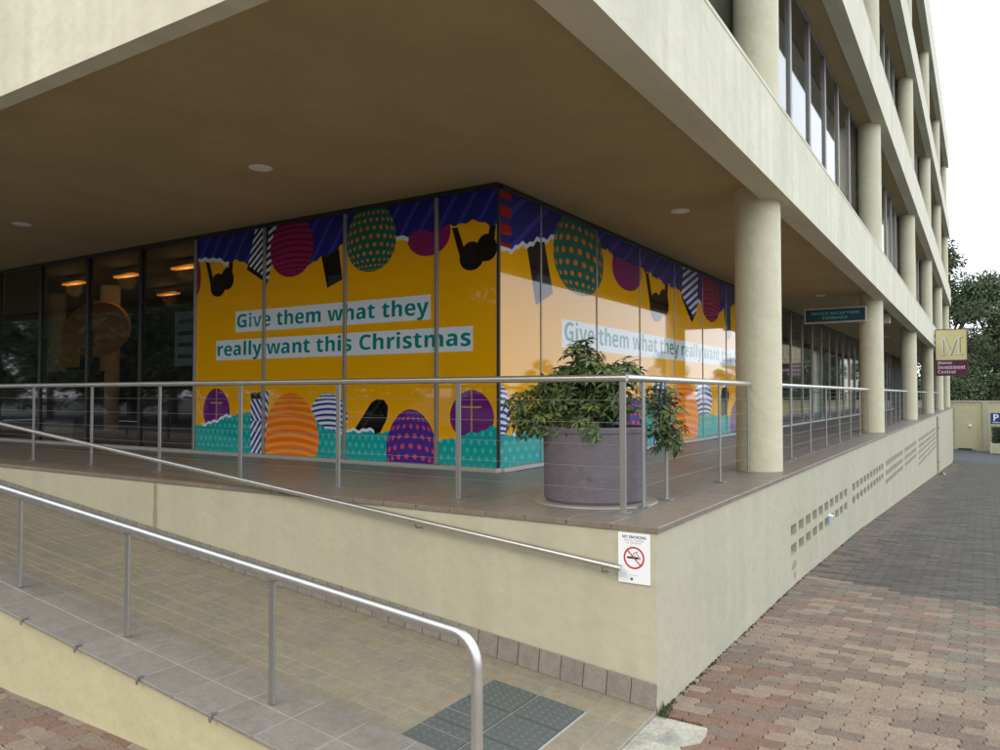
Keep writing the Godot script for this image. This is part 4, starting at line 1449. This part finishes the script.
	# small white light box on the soffit past the second column
	var lb := thing("soffit_light_box", Vector3(-0.42, 3.68, -17.4), "small white box fitting under the soffit beyond the second column", "light fitting")
	s = ST()
	cb(s, Vector3(0, 0.12, 0), Vector3(0.16, 0.24, 0.16), 0.012)
	obj(lb, "box", s, "white")
	s = ST()
	tube(s, [Vector3(0, 0.24, 0), Vector3(0, 0.3, 0)], 0.02, 10)
	obj(lb, "stem", s, "alu_pale")
	# window films past the first column
	canvas(1.2, 2.2, 160.0, Color(0.70, 0.66, 0.50))
	rect(0, 0, 1.2, 0.55, Color(0.36, 0.14, 0.24))
	lettering("M", 0.2, 0.8, 1.0, 1.8, Color(0.9, 0.87, 0.82), false, true, true)
	var f1 := obj(self, "window_poster", uvbox(Vector3(-2.50, 1.95, -16.0), Vector3(-2.50, 3.3, -17.25), Vector3.RIGHT, 0, 1, 1, 0), film(done(), false))
	tag(f1, "cream window poster with letter M behind glass past the first column", "poster")
	canvas(2.2, 2.7, 120.0, Color(0.10, 0.50, 0.55))
	rect(1.45, 0.9, 1.8, 2.7, Color(0.62, 0.66, 0.10))
	rect(0.0, 1.4, 1.3, 1.55, Color(0.65, 0.8, 0.82))
	rect(0.0, 0.0, 2.2, 0.9, Color(0.10, 0.62, 0.66))
	var f2 := obj(self, "window_poster", uvbox(Vector3(-2.50, 1.15, -18.8), Vector3(-2.50, 3.85, -21.4), Vector3.RIGHT, 0, 1, 1, 0), film(done(), false))
	tag(f2, "tall teal and lime window poster behind glass past the first column", "poster")
	# door with blue panel further along
	var dr := thing("blue_door", Vector3(-2.38, P, -33.0), "dark blue door in the shopfront beyond the second column", "door")
	s = ST()
	cb(s, Vector3(0, 1.15, 0), Vector3(0.05, 2.3, 1.7), 0.006)
	obj(dr, "leaf", s, mat(lin(0.015, 0.02, 0.07), 0.5))
	s = ST()
	tube(s, [Vector3(0.06, 0.9, 0.6), Vector3(0.06, 1.4, 0.6)], 0.015, 8)
	cb(s, Vector3(0.04, 0.9, 0.6), Vector3(0.05, 0.02, 0.02), 0.0)
	cb(s, Vector3(0.04, 1.4, 0.6), Vector3(0.05, 0.02, 0.02), 0.0)
	obj(dr, "handle", s, "steel")

func make_far_end() -> void:
	var G := -2.08
	var w := thing("boundary_wall", Vector3(2, G, -60.2), "cream boundary wall with flat coping across the end of the lane", "wall")
	var s := ST()
	bx(s, Vector3(-14, -0.3, -0.1), Vector3(14, 3.42, 0.1))
	obj(w, "wall_body", s, "ramp_paint")
	s = ST()
	cb(s, Vector3(0, 3.47, 0), Vector3(28.1, 0.10, 0.34), 0.01)
	obj(w, "coping", s, "plinth")
	for x in [-10.0, -6.2, -0.22, 4.0, 8.0]:
		s = ST()
		cb(s, Vector3(x, 1.6, 0.12), Vector3(0.36, 3.62, 0.2), 0.01)
		obj(w, "pier", s, "plinth")
	s = ST()
	cb(s, Vector3(-1.45, 1.5, 0.13), Vector3(1.35, 3.0, 0.05), 0.008)
	obj(w, "gate_panel", s, "ramp_paint")
	s = ST()
	cb(s, Vector3(-1.5, 0.05, 0.2), Vector3(0.85, 0.1, 0.06), 0.008)
	obj(w, "drain_grate", s, "dark_frame")
	s = ST()
	lathe(s, Vector3(-1.17, 1.72, 0.16), [[0.0, -0.12], [0.08, -0.09], [0.12, 0.0], [0.08, 0.09], [0.0, 0.12]], 14)
	obj(w, "bulkhead_lamp", s, "white")
	# parking sign
	canvas(0.6, 0.74, 200.0, Color(0.05, 0.18, 0.46))
	lettering("P", 0.16, 0.22, 0.46, 0.66, Color(0.9, 0.92, 0.95))
	rect(0.1, 0.08, 0.5, 0.14, Color(0.8, 0.85, 0.9))
	var p := thing("parking_sign", Vector3(2.38, G, -58.9), "blue parking sign with white P above the clipped hedge", "sign")
	obj(p, "board", uvbox(Vector3(-0.31, 1.92, 0.03), Vector3(0.31, 2.68, 0.03), Vector3.BACK, 0, 1, 1, 0), film(done(), false))
	s = ST()
	tube(s, [Vector3(0, 0, -0.01), Vector3(0, 2.6, -0.01)], 0.025, 8)
	obj(p, "post", s, "steel_dull")
	# raised bed and hedge
	var bed := thing("raised_bed", Vector3(3.6, G, -58.0), "low cream raised garden bed under the hedge at the lane end", "planter")
	s = ST()
	for q in [[Vector3(0, 0.3, 0.6), Vector3(3.2, 0.7, 0.14)], [Vector3(0, 0.3, -0.6), Vector3(3.2, 0.7, 0.14)], [Vector3(-1.53, 0.3, 0), Vector3(0.14, 0.7, 1.06)], [Vector3(1.53, 0.3, 0), Vector3(0.14, 0.7, 1.06)]]:
		cb(s, q[0], q[1], 0.01)
	obj(bed, "walling", s, "plinth")
	s = ST()
	bx(s, Vector3(-1.46, 0.3, -0.53), Vector3(1.46, 0.55, 0.53))
	obj(bed, "soil", s, "soil")
	rng.seed = 55
	s = ST()
	for i in 5200:
		var q := Vector3(rng.randf_range(-1.45, 1.45), rng.randf_range(0.0, 1.25), rng.randf_range(-0.55, 0.55))
		var k := rng.randf_range(0.5, 1.3)
		leaf(s, q, rdir(), rdir(), 0.12, 0.07, Color(0.03 * k, 0.055 * k, 0.02 * k))
	var hd := thing("hedge", Vector3(3.6, G + 0.5, -58.0), "dark clipped hedge in the raised bed below the parking sign", "hedge")
	obj(hd, "foliage", s, "leaf_far")
	s = ST()
	for i in 6: tube(s, [Vector3(-1.2 + i * 0.48, 0, 0), Vector3(-1.15 + i * 0.48, 0.9, 0.1)], 0.03, 6)
	obj(hd, "stems", s, "bark")
	# downpipe on the street face of the terrace wall
	var d := thing("downpipe", Vector3(0.05, gy(-32.0), -32.0), "painted downpipe on the terrace wall below the projecting sign", "pipe")
	s = ST()
	tube(s, [Vector3(0, 0.02, 0), Vector3(0, 2.35, 0)], 0.05, 12)
	obj(d, "pipe", s, "plinth")
	for y in [0.5, 1.9]:
		s = ST()
		cb(s, Vector3(-0.01, y, 0), Vector3(0.13, 0.04, 0.15), 0.004)
		obj(d, "clamp", s, "alu")

func make_trees() -> void:
	var kinds := [tree_mesh(1, 17.5, 4.4, 26000, 0.25, Color(0.07, 0.1, 0.052)), tree_mesh(2, 12.5, 4.2, 22000, 0.23, Color(0.085, 0.12, 0.058)), tree_mesh(3, 9.0, 3.6, 17000, 0.21, Color(0.1, 0.135, 0.068))]
	var spots := [[0, -1.0, -72.0, 1.02, "tall dark tree rising behind the far end of the building"], [1, 2.6, -73.0, 1.12, "broad green tree behind the boundary wall, right of the projecting sign"], [2, 0.6, -66.0, 1.0, "lower pale green tree just behind the boundary wall beside the building"], [2, 4.6, -67.0, 1.1, "bushy tree behind the boundary wall above the hedge"], [1, 7.5, -75.0, 1.1, "rounded tree at the right beyond the boundary wall"], [0, 12.0, -82.0, 0.8, "tall tree farthest right beyond the boundary wall"], [1, -7.0, -76.0, 1.1, "tree hidden mostly behind the end of the office building"]]
	var row := ["nearest", "second", "third", "fourth", "fifth", "sixth", "seventh", "eighth", "ninth", "tenth", "farthest"]
	for i in 11:
		spots.append([1 if i % 2 == 0 else 2, -9.0 - 6.6 * i + 1.3 * sin(i * 2.0), 23.0 + 2.0 * cos(i * 1.7), 1.2 + 0.2 * sin(i * 1.3) + (0.4 if i % 2 else 0.0), "street tree across the road mirrored in the dark glass, %s of the row" % row[i]])
	for i in 9:
		spots.append([1, -12.0 - 7.4 * i, 33.0 + 2.0 * sin(i * 2.3), 1.25, "taller tree in the second row across the road, %s from the ramp" % row[i]])
	var arc := [[22.0, -98.0], [29.0, -93.0], [36.0, -88.0], [42.0, -82.0], [48.0, -76.0], [53.0, -69.0], [57.0, -61.0]]
	for i in arc.size():
		spots.append([2, arc[i][0], arc[i][1], 0.95 + 0.1 * sin(i * 2.0), "low tree down the street mirrored in the printed panels, %s from the lane wall" % row[i]])
	for i in spots.size():
		var q = spots[i]
		var y := gy(q[2])
		var t := thing("tree", Vector3(q[1], y, q[2]), q[4], "tree", "trees down the street" if q[2] < 0 else "street trees across the road")
		obj(t, "trunk", kinds[q[0]][0], "bark")
		obj(t, "crown", kinds[q[0]][1], "leaf_far")
		t.rotation.y = i * 1.9
		t.scale = Vector3.ONE * q[3]

func make_small_things() -> void:
	# cup pushed into a vent opening
	var c := thing("paper_cup", Vector3(0.005, 0.285, -5.86), "white and pale blue paper cup pushed into a wall vent", "cup")
	var s := ST()
	lathe(s, Vector3.ZERO, [[0.0, 0.0], [0.035, 0.0], [0.045, 0.075]], 16)
	obj(c, "cup", s, mat(lin(0.45, 0.55, 0.7), 0.6))
	s = ST()
	lathe(s, Vector3.ZERO, [[0.048, 0.075], [0.048, 0.09], [0.03, 0.10], [0.0, 0.10]], 16)
	obj(c, "lid", s, "white")
	# weeds at the foot of the corner
	var w := thing("weed", Vector3(0.02, 0.0, 0.02), "small green weed growing at the foot of the wall corner", "weed")
	rng.seed = 8
	s = ST()
	for i in 46:
		var p := Vector3(rng.randf_range(-0.02, 0.05), 0, rng.randf_range(-0.12, 0.03))
		var d := Vector3(rng.randf_range(0.0, 0.8), 1.0, rng.randf_range(-0.6, 0.6)).normalized()
		var k := rng.randf_range(0.6, 1.3)
		leaf(s, p, d, Vector3.RIGHT, rng.randf_range(0.025, 0.07), 0.008, Color(0.07 * k, 0.11 * k, 0.03 * k))
	obj(w, "blades", s, "leaf")
	# moss and grit packed into the joint at the foot of the wall
	rng.seed = 66
	s = ST()
	for i in 330:
		var z := -0.02 - 9.0 * pow(rng.randf(), 1.6)
		var c0 := Vector3(rng.randf_range(0.0, 0.018), gy(z) - 0.002, z)
		var rr := rng.randf_range(0.006, 0.016)
		var k := rng.randf_range(0.5, 1.3)
		s.set_color(Color(0.04 * k, 0.042 * k, 0.02 * k) if rng.randf() < 0.4 else Color(0.05 * k, 0.038 * k, 0.028 * k))
		var top := c0 + Vector3(0, rr * 0.7, 0)
		for j in 6:
			var a0 := TAU * j / 6
			var a1 := TAU * (j + 1) / 6
			tri(s, top, c0 + Vector3(cos(a0) * rr, 0, sin(a0) * rr * 1.7), c0 + Vector3(cos(a1) * rr, 0, sin(a1) * rr * 1.7), Vector3(cos(a0 + 0.5), 0.8, sin(a0 + 0.5)).normalized())
	var ms := obj(self, "moss", s, "moss")
	ms.set_meta("kind", "stuff")
	tag(ms, "dark moss and grit in the joint at the foot of the wall", "moss")
	# scrap of paper at the foot of the wall far along
	var l := thing("paper_scrap", Vector3(0.18, gy(-31.0) + 0.004, -31.0), "scrap of white paper on the paving by the downpipe", "litter")
	s = ST()
	tri(s, Vector3(-0.12, 0, -0.1), Vector3(0.14, 0.03, -0.06), Vector3(0.02, 0.10, 0.1), Vector3.UP)
	tri(s, Vector3(0.14, 0.03, -0.06), Vector3(0.02, 0.10, 0.1), Vector3(0.16, 0.0, 0.14), Vector3.UP)
	obj(l, "sheet", s, "white")
